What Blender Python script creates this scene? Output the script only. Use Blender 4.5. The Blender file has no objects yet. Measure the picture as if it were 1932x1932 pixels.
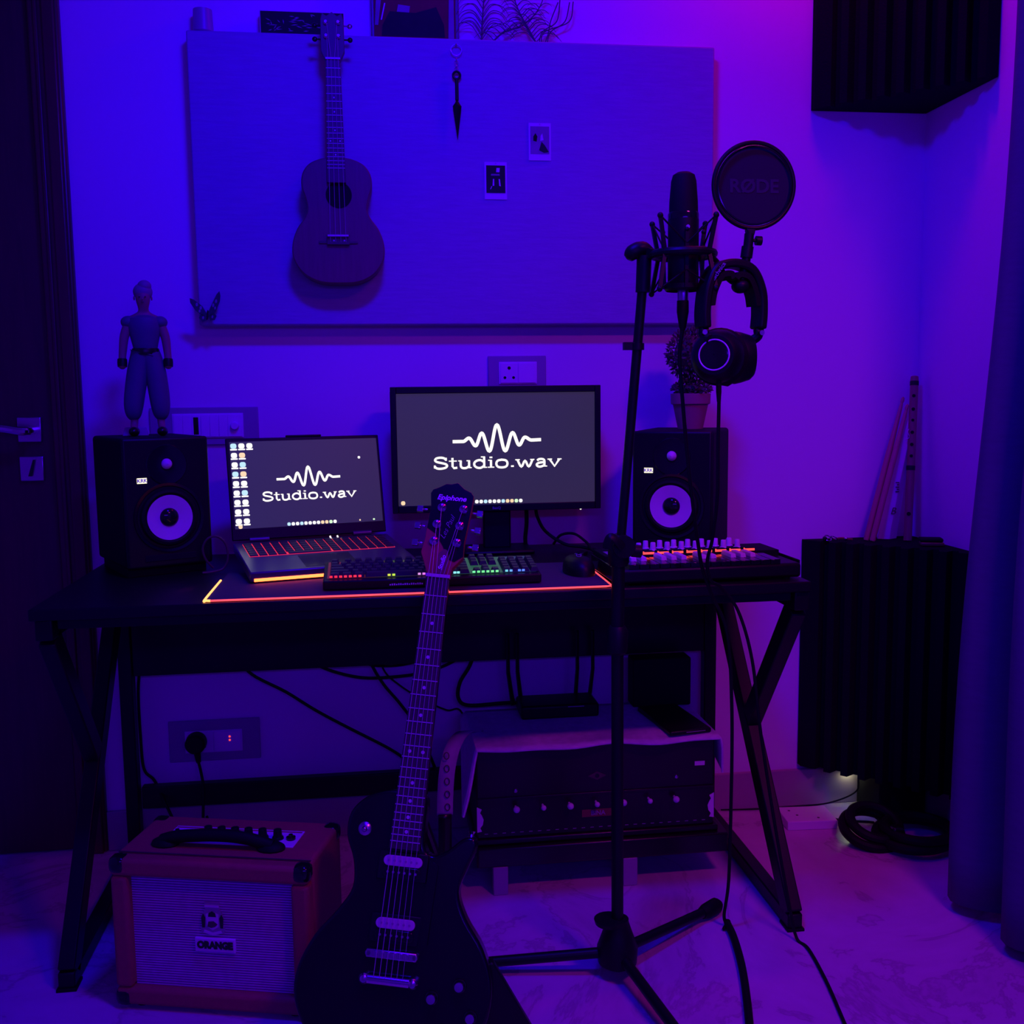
import bpy, math, random
from mathutils import Vector, Matrix
random.seed(7)
sc = bpy.context.scene
COL = sc.collection
PI = math.pi
rad = math.radians

# ---------------------------------------------------------------- camera
def cam_basis(yaw, pitch, roll):
    sy, cy = math.sin(yaw), math.cos(yaw)
    fwd = Vector((sy*math.cos(pitch), cy*math.cos(pitch), -math.sin(pitch)))
    right = Vector((cy, -sy, 0)); up = right.cross(fwd)
    c, s = math.cos(roll), math.sin(roll)
    return c*right+s*up, -s*right+c*up, fwd
cr, cu, cf = cam_basis(rad(7.44), rad(6.62), rad(-0.67))
cd = bpy.data.cameras.new('camera'); cam = bpy.data.objects.new('camera', cd); COL.objects.link(cam)
cd.sensor_width = 36; cd.lens = 1935.0/1932*36; cd.clip_start = 0.02
cam.matrix_world = Matrix(((cr.x, cu.x, -cf.x, 0), (cr.y, cu.y, -cf.y, -2.60), (cr.z, cu.z, -cf.z, 1.138), (0, 0, 0, 1)))
sc.camera = cam

# ---------------------------------------------------------------- world, lights, exposure
w = bpy.data.worlds.new('world'); sc.world = w; w.use_nodes = True
w.node_tree.nodes['Background'].inputs[0].default_value = (0.01, 0, 0.05, 1)
w.node_tree.nodes['Background'].inputs[1].default_value = 0.2
sc.view_settings.view_transform = 'Standard'; sc.view_settings.look = 'None'
sc.view_settings.exposure = 0.0; sc.view_settings.gamma = 1.0; sc.view_settings.use_curve_mapping = False
def area(name, loc, target, size, power, color, sy=None):
    l = bpy.data.lights.new(name, 'AREA'); l.energy = power; l.color = color
    l.shape = 'RECTANGLE'; l.size = size; l.size_y = sy or size
    o = bpy.data.objects.new(name, l); COL.objects.link(o); o.location = loc
    o.rotation_euler = (Vector(target)-Vector(loc)).to_track_quat('-Z', 'Y').to_euler()
    return o
area('ceiling_blue_light', (0.12, -1.22, 2.44), (0.15, -0.40, 0.9), 0.26, 26.5, (0.016, 0.0, 1.0), 0.12)
area('ceiling_red_light', (1.06, -0.28, 2.62), (1.08, -0.1, 1.4), 0.25, 2.3, (1.0, 0.0, 0.10), 0.10)
area('rear_fill_light', (0.3, -3.85, 1.75), (0.3, 0.0, 0.45), 1.8, 20.0, (0.06, 0.001, 1.0), 0.12)  # added blue fill from behind the camera, stands for no actual fixture
area('side_fill_light', (1.20, -2.10, 2.40), (0.98, -0.2, 0.1), 0.6, 2.5, (1.0, 0.035, 0.80), 0.10).data.spread = rad(75)  # added purple fill for the lower right, not an actual strip lamp
# ---------------------------------------------------------------- materials
M = {}
def mat(name, col, rough=0.5, metal=0.0, var=0.12, scale=30.0, bump=0.0, bscale=120.0, stretch=(1, 1, 1), spec=0.5):
    m = bpy.data.materials.new(name); m.use_nodes = True; nt = m.node_tree; n = nt.nodes; L = nt.links
    b = n['Principled BSDF']; b.inputs['Roughness'].default_value = rough; b.inputs['Metallic'].default_value = metal
    b.inputs['Specular IOR Level'].default_value = spec
    tc = n.new('ShaderNodeTexCoord'); mp = n.new('ShaderNodeMapping'); mp.inputs['Scale'].default_value = stretch
    L.new(tc.outputs['Object'], mp.inputs['Vector'])
    nz = n.new('ShaderNodeTexNoise'); nz.inputs['Scale'].default_value = scale; nz.inputs['Detail'].default_value = 4
    L.new(mp.outputs['Vector'], nz.inputs['Vector'])
    mx = n.new('ShaderNodeMix'); mx.data_type = 'RGBA'
    mx.inputs[6].default_value = tuple(c*(1-var) for c in col)+(1,)
    mx.inputs[7].default_value = tuple(min(1, c*(1+var)) for c in col)+(1,)
    L.new(nz.outputs['Fac'], mx.inputs[0]); L.new(mx.outputs[2], b.inputs['Base Color'])
    if bump:
        n2 = n.new('ShaderNodeTexNoise'); n2.inputs['Scale'].default_value = bscale; n2.inputs['Detail'].default_value = 3
        L.new(mp.outputs['Vector'], n2.inputs['Vector'])
        bp = n.new('ShaderNodeBump'); bp.inputs['Strength'].default_value = bump; bp.inputs['Distance'].default_value = 0.002
        L.new(n2.outputs['Fac'], bp.inputs['Height']); L.new(bp.outputs['Normal'], b.inputs['Normal'])
    M[name] = m
    return m
def emit(name, col, strength=1.0, base=(0.02, 0.02, 0.02)):
    m = bpy.data.materials.new(name); m.use_nodes = True
    b = m.node_tree.nodes['Principled BSDF']; b.inputs['Base Color'].default_value = base+(1,)
    b.inputs['Emission Color'].default_value = col+(1,); b.inputs['Emission Strength'].default_value = strength
    b.inputs['Roughness'].default_value = 0.4
    M[name] = m
    return m
mat('wall_paint', (0.80, 0.78, 0.78), 0.75, var=0.02, scale=4, bump=0.03)
mat('ceiling_paint', (0.45, 0.44, 0.45), 0.85, var=0.02)
mat('skirting', (0.42, 0.34, 0.34), 0.3, var=0.12, scale=9)
mat('door_wood', (0.085, 0.030, 0.022), 0.42, var=0.35, scale=10, stretch=(9, 9, 0.7), bump=0.1)
mat('frame_wood', (0.11, 0.034, 0.022), 0.38, var=0.35, scale=10, stretch=(9, 9, 0.7), bump=0.1)
mat('board_fabric', (0.36, 0.42, 0.50), 0.9, var=0.16, scale=16, stretch=(1, 1, 12), bump=0.5, bscale=60)
mat('black_plastic', (0.006, 0.006, 0.008), 0.45, spec=0.3)
mat('black_rough', (0.006, 0.006, 0.009), 0.7, bump=0.2, spec=0.2)
mat('black_gloss', (0.010, 0.010, 0.012), 0.12)
mat('rubber', (0.005, 0.005, 0.006), 0.65, spec=0.25)
mat('desk_black', (0.005, 0.005, 0.007), 0.42, var=0.3, scale=8, bump=0.15, bscale=300, spec=0.35)
mat('steel_black', (0.006, 0.006, 0.009), 0.42, bump=0.1, bscale=400, spec=0.3)
mat('foam', (0.0070, 0.0070, 0.0110), 0.95, bump=0.6, bscale=250, spec=0.1)
mat('chrome', (0.75, 0.75, 0.78), 0.16, 1.0, var=0.04)
mat('nickel', (0.60, 0.58, 0.60), 0.28, 1.0, var=0.06)
mat('white_plastic', (0.84, 0.80, 0.84), 0.4, var=0.03)
mat('plate_plastic', (0.36, 0.34, 0.38), 0.4, var=0.04)
mat('uke_wood', (0.16, 0.07, 0.075), 0.5, var=0.25, scale=14, stretch=(8, 8, 0.6))
mat('uke_dark', (0.09, 0.04, 0.055), 0.5, var=0.25, scale=14, stretch=(8, 8, 0.6))
mat('bone', (0.72, 0.62, 0.60), 0.35, var=0.05)
mat('hole_black', (0.003, 0.003, 0.004), 0.9)
mat('orange_tolex', (0.40, 0.08, 0.070), 0.62, var=0.12, scale=90, bump=0.5, bscale=500)
mat('amp_grille', (0.24, 0.13, 0.26), 0.9, var=0.4, scale=40, stretch=(3, 1, 14), bump=0.6, bscale=200)
mat('cone', (0.80, 0.70, 0.72), 0.55, var=0.06)
mat('mahogany', (0.40, 0.07, 0.04), 0.32, var=0.2, scale=14, stretch=(8, 8, 0.8))
mat('rosewood', (0.055, 0.022, 0.035), 0.45, var=0.3, scale=20, stretch=(8, 8, 0.5))
mat('guitar_black', (0.006, 0.006, 0.008), 0.18, var=0.05)
mat('pearl', (0.70, 0.66, 0.72), 0.3, var=0.08)
mat('cream', (0.70, 0.60, 0.60), 0.35, var=0.03)
mat('string', (0.60, 0.56, 0.62), 0.3, 0.3, var=0.02)
mat('fret_bright', (0.66, 0.60, 0.68), 0.25, 0.15, var=0.02)
mat('weave', (0.62, 0.38, 0.66), 0.8, var=0.25, scale=60)
mat('gold_print', (0.90, 0.75, 0.92), 0.4, var=0.03)
mat('clay', (0.36, 0.17, 0.17), 0.75, var=0.15, scale=20, bump=0.2)
mat('leaf', (0.075, 0.075, 0.055), 0.7, var=0.5, scale=60)
mat('twig', (0.06, 0.035, 0.03), 0.8)
mat('dry_leaf', (0.10, 0.06, 0.10), 0.8, var=0.2)
mat('paper', (0.72, 0.68, 0.72), 0.7, var=0.03)
mat('curtain_cloth', (0.085, 0.10, 0.17), 0.9, var=0.12, scale=30, stretch=(1, 1, 4), bump=0.3, bscale=300)
mat('lining', (0.16, 0.14, 0.16), 0.9)
mat('lace_cloth', (0.70, 0.66, 0.78), 0.85, var=0.25, scale=60, bump=0.3)
mat('harm_wood', (0.010, 0.006, 0.009), 0.3, var=0.3, scale=14, stretch=(0.7, 8, 8))
mat('harm_plate', (0.20, 0.03, 0.04), 0.4, var=0.1)
mat('bamboo', (0.34, 0.12, 0.12), 0.45, var=0.2, scale=16, stretch=(8, 8, 0.6))
mat('stick_wood', (0.50, 0.20, 0.18), 0.45, var=0.14, scale=16, stretch=(8, 8, 0.6))
mat('thread', (0.01, 0.01, 0.012), 0.7)
mat('pouch_cloth', (0.72, 0.58, 0.70), 0.85, var=0.12, scale=24, bump=0.3)
mat('doll_skin', (0.30, 0.13, 0.13), 0.55, var=0.05)
mat('doll_cloth', (0.075, 0.075, 0.15), 0.6, var=0.12, scale=40)
mat('doll_hair', (0.22, 0.15, 0.24), 0.6, var=0.1)
mat('wing', (0.045, 0.05, 0.09), 0.35, var=0.5, scale=60)
mat('wing_spot', (0.28, 0.28, 0.40), 0.35, var=0.3)
mat('pad_cloth', (0.060, 0.040, 0.060), 0.8, var=0.1, bump=0.2)
mat('laptop_grey', (0.10, 0.10, 0.12), 0.3, 0.4, var=0.05)
mat('key_black', (0.020, 0.020, 0.024), 0.45)
mat('knob_white', (0.86, 0.76, 0.86), 0.45, var=0.03)
mat('band_cloth', (0.42, 0.36, 0.46), 0.8, var=0.2, scale=50)
mat('pop_mesh', (0.012, 0.012, 0.024), 0.85, var=0.2, scale=300)
mat('pop_print', (0.030, 0.028, 0.055), 0.8)
mat('sheet', (0.70, 0.70, 0.74), 0.8, var=0.05)
mat('photo_dark', (0.030, 0.020, 0.035), 0.7, var=0.6, scale=9, spec=0.1)
mat('photo_maroon', (0.22, 0.03, 0.045), 0.7, var=0.5, scale=7, spec=0.1)
mat('photo_mid', (0.30, 0.24, 0.32), 0.7, var=0.5, scale=12, spec=0.1)
mat('box_white', (0.85, 0.80, 0.80), 0.4, var=0.02)
mat('knob_gloss', (0.75, 0.72, 0.78), 0.12, var=0.02)
mat('glass_lens', (0.02, 0.02, 0.02), 0.08)
emit('screen_laptop', (0.026, 0.022, 0.064), 0.82)
emit('screen_monitor', (0.031, 0.022, 0.056), 0.85)
emit('screen_white', (1.0, 0.95, 0.85), 1.25)
emit('icon_white', (1.0, 0.97, 0.93), 1.1)
emit('icon_warm', (1.0, 0.72, 0.42), 1.0)
emit('icon_blue', (0.55, 0.85, 1.0), 1.0)
emit('icon_green', (0.70, 1.0, 0.62), 1.0)
emit('logo_glow', (1.0, 0.92, 0.62), 1.3)
emit('led_white', (0.85, 1.0, 0.75), 1.4)
emit('added_glow', (0.95, 1.0, 0.66), 13.0)  # glow of the added box under the standing trap
emit('led_red', (1.0, 0.05, 0.03), 2.2)
emit('pad_led', (1.0, 0.065, 0.085), 1.7)
emit('pad_led_warm', (1.0, 0.33, 0.09), 2.6)
emit('bar_led', (1.0, 0.10, 0.020), 6.5)
emit('key_red', (1.0, 0.03, 0.07), 0.75)
emit('midi_red', (1.0, 0.055, 0.05), 1.9)
emit('dot_white', (1.0, 0.9, 0.95), 1.1)
def hue_glow(name, stops, strength, x0, x1):
    m = emit(name, (0, 0, 0), strength); nt = m.node_tree; n = nt.nodes; L = nt.links
    tc = n.new('ShaderNodeTexCoord'); sp = n.new('ShaderNodeSeparateXYZ'); mr = n.new('ShaderNodeMapRange'); cr_ = n.new('ShaderNodeValToRGB')
    mr.inputs['From Min'].default_value = x0; mr.inputs['From Max'].default_value = x1
    L.new(tc.outputs['Object'], sp.inputs[0]); L.new(sp.outputs['X'], mr.inputs['Value']); L.new(mr.outputs['Result'], cr_.inputs['Fac'])
    r = cr_.color_ramp
    while len(r.elements) < len(stops): r.elements.new(0.5)
    for e, (p, c) in zip(r.elements, stops): e.position = p; e.color = c+(1,)
    L.new(cr_.outputs['Color'], n['Principled BSDF'].inputs['Emission Color'])
RAINBOW = [(0, (1, 0.02, 0.05)), (0.17, (1, 0.03, 0.06)), (0.33, (0.45, 0.75, 0.05)), (0.47, (0.7, 0.1, 0.9)), (0.60, (0.25, 0.8, 0.9)), (0.70, (0.15, 0.9, 0.25)), (0.80, (0.2, 0.9, 0.3)), (0.88, (0.1, 0.2, 1.0)), (1, (0.1, 0.25, 1.0))]
hue_glow('key_glow', RAINBOW, 0.10, 0.0, 0.435)
hue_glow('key_legend', RAINBOW, 1.3, 0.0, 0.435)
def marble():
    m = mat('marble_floor', (0.5, 0.42, 0.45), 0.22, var=0.1, scale=3)
    nt = m.node_tree; n = nt.nodes; L = nt.links; b = n['Principled BSDF']
    tc = n['Texture Coordinate']
    nz = n.new('ShaderNodeTexNoise'); nz.inputs['Scale'].default_value = 2.2; nz.inputs['Detail'].default_value = 9; nz.inputs['Roughness'].default_value = 0.62; nz.inputs['Distortion'].default_value = 1.6
    L.new(tc.outputs['Object'], nz.inputs['Vector'])
    r = n.new('ShaderNodeValToRGB'); e = r.color_ramp.elements
    e[0].position = 0.30; e[0].color = (0.46, 0.37, 0.42, 1); e[1].position = 0.72; e[1].color = (0.72, 0.64, 0.68, 1)
    for p, c in ((0.455, (0.60, 0.51, 0.55, 1)), (0.485, (0.46, 0.36, 0.41, 1)), (0.50, (0.62, 0.53, 0.57, 1))):
        x = r.color_ramp.elements.new(p); x.color = c
    L.new(nz.outputs['Fac'], r.inputs['Fac']); L.new(r.outputs['Color'], b.inputs['Base Color'])
marble()

# ---------------------------------------------------------------- mesh helpers
def V(*a): return Vector(a)
def spline(pts, n=8, closed=False):
    P = [Vector(p) for p in pts]; out = []; m = len(P)
    for i in range(m if closed else m-1):
        p0 = P[(i-1) % m] if closed or i > 0 else P[0]*2-P[1]
        p1 = P[i]; p2 = P[(i+1) % m]
        p3 = P[(i+2) % m] if closed or i+2 < m else P[-1]*2-P[-2]
        for k in range(n):
            t = k/n
            out.append(0.5*((2*p1)+(p2-p0)*t+(2*p0-5*p1+4*p2-p3)*t*t+(3*p1-p0-3*p2+p3)*t**3))
    if not closed: out.append(P[-1])
    return out
class MB:
    def __init__(s): s.v = []; s.f = []
    def add(s, vs, fs):
        o = len(s.v); s.v += [tuple(x) for x in vs]; s.f += [tuple(i+o for i in f) for f in fs]; return s
    def box(s, x0, x1, y0, y1, z0, z1):
        vs = [(x, y, z) for z in (z0, z1) for y in (y0, y1) for x in (x0, x1)]
        return s.add(vs, [(0, 2, 3, 1), (4, 5, 7, 6), (0, 1, 5, 4), (2, 6, 7, 3), (0, 4, 6, 2), (1, 3, 7, 5)])
    def taper(s, c, a, b, z0, z1):     # box centred at c whose half sizes go from a to b
        vs = [(c[0]+sx*h[0], c[1]+sy*h[1], z) for z, h in ((z0, a), (z1, b)) for sy in (-1, 1) for sx in (-1, 1)]
        return s.add(vs, [(0, 2, 3, 1), (4, 5, 7, 6), (0, 1, 5, 4), (2, 6, 7, 3), (0, 4, 6, 2), (1, 3, 7, 5)])
    def bar(s, p, q, wd, ht, side=(1, 0, 0)):
        p, q = Vector(p), Vector(q); d = (q-p).normalized(); a = Vector(side); a = (a-a.dot(d)*d).normalized(); b = d.cross(a)
        vs = [e+a*(i*wd/2)+b*(j*ht/2) for e in (p, q) for j in (-1, 1) for i in (-1, 1)]
        return s.add(vs, [(0, 2, 3, 1), (4, 5, 7, 6), (0, 1, 5, 4), (2, 6, 7, 3), (0, 4, 6, 2), (1, 3, 7, 5)])
    def tube(s, pts, r, seg=8, closed=False, flat=1.0):
        P = [Vector(p) for p in pts]; n = len(P)
        R = r if isinstance(r, (list, tuple)) else [r]*n
        T = []
        for i in range(n):
            a = P[(i-1) % n] if closed or i > 0 else P[i]; b = P[(i+1) % n] if closed or i < n-1 else P[i]
            T.append((b-a).normalized())
        u = T[0].orthogonal().normalized(); vs = []
        for i in range(n):
            u = (u-u.dot(T[i])*T[i]); u = u.normalized() if u.length > 1e-6 else T[i].orthogonal().normalized()
            w2 = T[i].cross(u)
            vs += [P[i]+u*(R[i]*math.cos(2*PI*k/seg))+w2*(R[i]*flat*math.sin(2*PI*k/seg)) for k in range(seg)]
        fs = []
        for i in range(n if closed else n-1):
            a, b = i*seg, ((i+1) % n)*seg
            fs += [(a+k, a+(k+1) % seg, b+(k+1) % seg, b+k) for k in range(seg)]
        if not closed: fs += [tuple(range(seg-1, -1, -1)), tuple((n-1)*seg+k for k in range(seg))]
        return s.add(vs, fs)
    def lathe(s, prof, o=(0, 0, 0), d=(0, 0, 1), seg=24, cap=True):
        d = Vector(d).normalized(); a = d.orthogonal().normalized(); b = d.cross(a); o = Vector(o); vs = []
        for r, h in prof: vs += [o+d*h+a*(r*math.cos(2*PI*k/seg))+b*(r*math.sin(2*PI*k/seg)) for k in range(seg)]
        fs = []
        for i in range(len(prof)-1): fs += [(i*seg+k, i*seg+(k+1) % seg, (i+1)*seg+(k+1) % seg, (i+1)*seg+k) for k in range(seg)]
        if cap: fs += [tuple(range(seg-1, -1, -1)), tuple((len(prof)-1)*seg+k for k in range(seg))]
        return s.add(vs, fs)
    def cyl(s, p, q, r, seg=16, r2=None):
        p, q = Vector(p), Vector(q); return s.lathe([(r, 0), (r if r2 is None else r2, (q-p).length)], p, q-p, seg)
    def ball(s, c, r, seg=14, rings=8, sc=(1, 1, 1)):
        vs = []; fs = []
        for i in range(1, rings):
            t = PI*i/rings
            vs += [(c[0]+sc[0]*r*math.sin(t)*math.cos(2*PI*k/seg), c[1]+sc[1]*r*math.sin(t)*math.sin(2*PI*k/seg), c[2]+sc[2]*r*math.cos(t)) for k in range(seg)]
        top = len(vs); vs += [(c[0], c[1], c[2]+sc[2]*r), (c[0], c[1], c[2]-sc[2]*r)]
        for i in range(rings-2): fs += [(i*seg+k, (i+1)*seg+k, (i+1)*seg+(k+1) % seg, i*seg+(k+1) % seg) for k in range(seg)]
        fs += [(top, k, (k+1) % seg) for k in range(seg)]
        l = (rings-2)*seg; fs += [(top+1, l+(k+1) % seg, l+k) for k in range(seg)]
        return s.add(vs, fs)
    def torus(s, c, R, r, n=(0, 0, 1), seg=32, rs=8, sx=1.0):
        n = Vector(n).normalized(); a = n.orthogonal().normalized()
        if abs(n.z) < 0.9: a = Vector((0, 0, 1)).cross(n).normalized()
        b = n.cross(a); c = Vector(c)
        return s.tube([c+a*(sx*R*math.cos(2*PI*k/seg))+b*(R*math.sin(2*PI*k/seg)) for k in range(seg)], r, rs, True)
    def prism(s, poly, t0, t1, plane='xz'):
        n = len(poly)
        f = {'xz': lambda a, b, t: (a, t, b), 'xy': lambda a, b, t: (a, b, t), 'yz': lambda a, b, t: (t, a, b)}[plane]
        vs = [f(p[0], p[1], t) for t in (t0, t1) for p in poly]
        return s.add(vs, [tuple(range(n)), tuple(range(2*n-1, n-1, -1))]+[(k, k+n, (k+1) % n+n, (k+1) % n) for k in range(n)])
    def ring(s, R0, R1, y0, y1, c=(0, 0), seg=32):   # flat annulus in the xz plane
        vs = [(c[0]+R*math.cos(2*PI*k/seg), y, c[1]+R*math.sin(2*PI*k/seg)) for y in (y0, y1) for R in (R0, R1) for k in range(seg)]
        fs = []
        for k in range(seg):
            j = (k+1) % seg
            fs += [(k, j, seg+j, seg+k), (2*seg+k, 3*seg+k, 3*seg+j, 2*seg+j), (seg+k, seg+j, 3*seg+j, 3*seg+k), (k, 2*seg+k, 2*seg+j, j)]
        return s.add(vs, fs)
    def ribbon(s, pts, wd, y=0.0):     # flat stroke in the xz plane, facing -y
        n = len(pts); vs = []
        W = wd if isinstance(wd, (list, tuple)) else [wd]*n
        for i in range(n):
            a = pts[max(i-1, 0)]; b = pts[min(i+1, n-1)]; dx, dz = b[0]-a[0], b[1]-a[1]; l = math.hypot(dx, dz) or 1
            nx, nz = -dz/l*W[i]/2, dx/l*W[i]/2
            vs += [(pts[i][0]+nx, y, pts[i][1]+nz), (pts[i][0]-nx, y, pts[i][1]-nz)]
        return s.add(vs, [(2*i, 2*i+1, 2*i+3, 2*i+2) for i in range(n-1)])
    def mesh(s, name, m, smooth=True, ang=35):
        me = bpy.data.meshes.new(name); me.from_pydata(s.v, [], s.f); me.update()
        me.validate()
        import bmesh
        bm = bmesh.new(); bm.from_mesh(me); bmesh.ops.recalc_face_normals(bm, faces=bm.faces); bm.to_mesh(me); bm.free()
        if m: me.materials.append(M[m] if isinstance(m, str) else m)
        if smooth:
            me.polygons.foreach_set('use_smooth', [True]*len(me.polygons)); me.set_sharp_from_angle(angle=rad(ang))
        return me
    def build(s, name, m, parent=None, loc=None, rot=None, bevel=0, seg=2, smooth=True, ang=35):
        return obj(name, s.mesh(name, m, smooth, ang), parent, loc, rot, bevel, seg)
def obj(name, me, parent=None, loc=None, rot=None, bevel=0, seg=2):
    o = bpy.data.objects.new(name, me); COL.objects.link(o)
    if parent: o.parent = parent
    if loc: o.location = loc
    if rot: o.rotation_euler = rot
    if bevel:
        b = o.modifiers.new('bevel', 'BEVEL'); b.width = bevel; b.segments = seg; b.limit_method = 'ANGLE'; b.angle_limit = rad(40)
    return o
def tag(o, label, cat, group=None, kind=None):
    if label: o['label'] = label
    if cat: o['category'] = cat
    if group: o['group'] = group
    if kind: o['kind'] = kind
    return o
def thing(name, label, cat, loc=(0, 0, 0), rz=0.0, group=None, rot=None):
    o = bpy.data.objects.new(name, None); COL.objects.link(o); o.empty_display_size = 0.05
    o.location = loc; o.rotation_euler = rot or (0, 0, rz)
    return tag(o, label, cat, group)
def struct(name, mb, m, parent=None, label=None, bevel=0):
    o = mb.build(name, m, parent, bevel=bevel)
    if not parent: o['kind'] = 'structure'
    if label: o['label'] = label
    return o
def text(name, body, size, m, parent, loc, rot=(PI/2, 0, 0), shear=0.0, offset=0.0, align='CENTER', extrude=0.0004, sx=1.0, space=1.0):
    c = bpy.data.curves.new(name, 'FONT'); c.body = body; c.size = size; c.shear = shear; c.offset = offset; c.align_x = align; c.align_y = 'CENTER'
    c.extrude = extrude; c.resolution_u = 3; c.space_character = space
    t = bpy.data.objects.new(name, c); COL.objects.link(t)
    bpy.context.view_layer.update()
    me = bpy.data.meshes.new_from_object(t.evaluated_get(bpy.context.evaluated_depsgraph_get()))
    COL.objects.unlink(t); bpy.data.objects.remove(t); bpy.data.curves.remove(c)
    me.name = name; me.materials.clear(); me.materials.append(M[m])
    o = obj(name, me, parent, loc, rot); o.scale = (sx, 1, 1)
    return o
def cable(name, pts, r, label, cat='cable', m='rubber', group=None, n=8, seg=8):
    return tag(MB().tube(spline(pts, n), r, seg).build(name, m), label, cat, group)
# ---------------------------------------------------------------- the room
XR, XL, YF, ZC = 1.4375, -1.75, -4.0, 2.80
struct('floor', MB().box(XL-.1, XR+.1, YF-.1, .1, -.1, 0), 'marble_floor')
struct('wall_back', MB().box(-.70, XR+.1, 0, .1, 0, ZC).box(XL-.1, -1.62, 0, .1, 0, ZC).box(-1.62, -.70, 0, .1, 2.16, ZC), 'wall_paint')
struct('wall_right', MB().box(XR, XR+.1, YF, 0, 0, ZC), 'wall_paint')
struct('wall_left', MB().box(XL-.1, XL, YF, 0, 0, ZC), 'wall_paint')
struct('wall_front', MB().box(XL-.1, XR+.1, YF-.1, YF, 0, ZC), 'wall_paint')
struct('ceiling', MB().box(XL-.1, XR+.1, YF-.1, .1, ZC, ZC+.1), 'ceiling_paint')
struct('baseboard_back', MB().box(-.70, XR, -.012, 0, 0, .103), 'skirting', bevel=.003)
struct('baseboard_right', MB().box(XR-.012, XR, YF, -.012, 0, .103), 'skirting', bevel=.003)
d = thing('door_1', 'dark brown wooden door in a moulded frame', None, (-1.17, 0, 0)); d['kind'] = 'structure'
fr = MB().box(.40, .47, -.018, .09, 0, 2.17).box(-.45, -.40, -.018, .09, 0, 2.17).box(-.45, .47, -.018, .09, 2.10, 2.17)
fo = fr.build('door_frame', 'frame_wood', d, bevel=.006)
MB().box(.415, .425, -.024, -.018, 0, 2.1).box(.435, .462, -.026, -.018, 0, 2.15).build('frame_moulding', 'frame_wood', fo, bevel=.003)
MB().box(-.397, .397, .005, .045, .004, 2.098).build('door_leaf', 'door_wood', d, bevel=.003)
h = MB().box(.316, .372, -.004, .005, 1.034, 1.094).build('handle_plate', 'nickel', d, bevel=.003)
MB().tube(spline([(.352, -.004, 1.062), (.352, -.045, 1.062), (.335, -.055, 1.063), (.29, -.056, 1.070), (.22, -.056, 1.068)], 6), .010, 10).build('lever', 'chrome', h)
k = MB().box(.316, .372, -.004, .005, .940, 1.000).build('lock_plate', 'nickel', d, bevel=.003)
MB().prism([(.336, .952), (.345, .952), (.354, .992), (.349, .992)], -.010, -.004).build('key_cover', 'black_gloss', k, bevel=.001)

# ---------------------------------------------------------------- foam corner traps and curtain
def foam_trap(label, z0, h, loc=(XR-.004, -.004)):
    t = thing('foam_bass_trap', label, 'bass trap', (loc[0], loc[1], z0))
    S = .312; poly = [(0, 0), (-S, 0), (-S, -.02)]
    n = 9; a = Vector((-S, -.02)); b = Vector((-.02, -S)); dd = (b-a)/n; nn = Vector((dd.y, -dd.x)).normalized()
    if nn.x > 0: nn = -nn
    for i in range(n):
        p = a+dd*i
        if i == 0: poly.append(tuple(p+dd*.9)); continue
        for t_, o_ in ((0.0, -.022), (.30, -.022), (.45, .006), (.85, .006)): poly.append(tuple(p+dd*t_+nn*o_))
    poly += [(-.02, -S), (0, -S)]
    MB().prism(poly, 0, h, 'xy').build('foam_block', 'foam', t, smooth=False)
    return t
foam_trap('black ridged foam corner trap fixed high up in the room corner', 1.845, .66)
foam_trap('black ridged foam corner trap standing in the corner under the flute', .118, .622)
tag(MB().box(XR-.15, XR-.02, -.15, -.02, 0, .117).build('support_block', 'black_rough', bevel=.004), 'dark block under the standing foam corner trap', 'block')
def curtain():
    N, K = 150, 26; vs = []
    for j in range(K+1):
        z = .028+(2.62-.028)*j/K; lean = .058*(z/1.9)
        for i in range(N+1):
            y = -.575-1.5*i/N; ph = 2*PI*(y+.625)/.168
            drop = .0
            x = 1.315+lean*.9-.100*math.cos(ph)*(1-.10*j/K)+.012*math.sin(5*y+3*z)
            yy = y+.030*math.sin(ph)+.008*math.sin(2*z+9*y)
            vs.append((min(x, XR-.03), yy, z))
    fs = [(j*(N+1)+i, j*(N+1)+i+1, (j+1)*(N+1)+i+1, (j+1)*(N+1)+i) for j in range(K) for i in range(N)]
    t = thing('curtain', 'blue grey floor length curtain hanging in folds beside the standing foam trap', 'curtain', (0, 0, 0))
    o = MB().add(vs, fs).build('drape', 'curtain_cloth', t, ang=80)
    s_ = o.modifiers.new('solid', 'SOLIDIFY'); s_.thickness = .003
    hm = MB().add([v for v in vs[:N+1]]+[(v[0]-.001, v[1], v[2]+.09) for v in vs[:N+1]], [(i, i+1, N+2+i, N+1+i) for i in range(N)]).build('hem', 'curtain_cloth', t, ang=80)
    s_ = hm.modifiers.new('solid', 'SOLIDIFY'); s_.thickness = .004
    rod = MB().cyl((1.385, -.45, 2.655), (1.385, -2.25, 2.655), .012, 12).build('curtain_rod', 'nickel', t)
    MB().box(1.375, XR, -.52, -.50, 2.645, 2.665).box(1.375, XR, -2.12, -2.10, 2.645, 2.665).build('bracket', 'nickel', t)
curtain()

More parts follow.
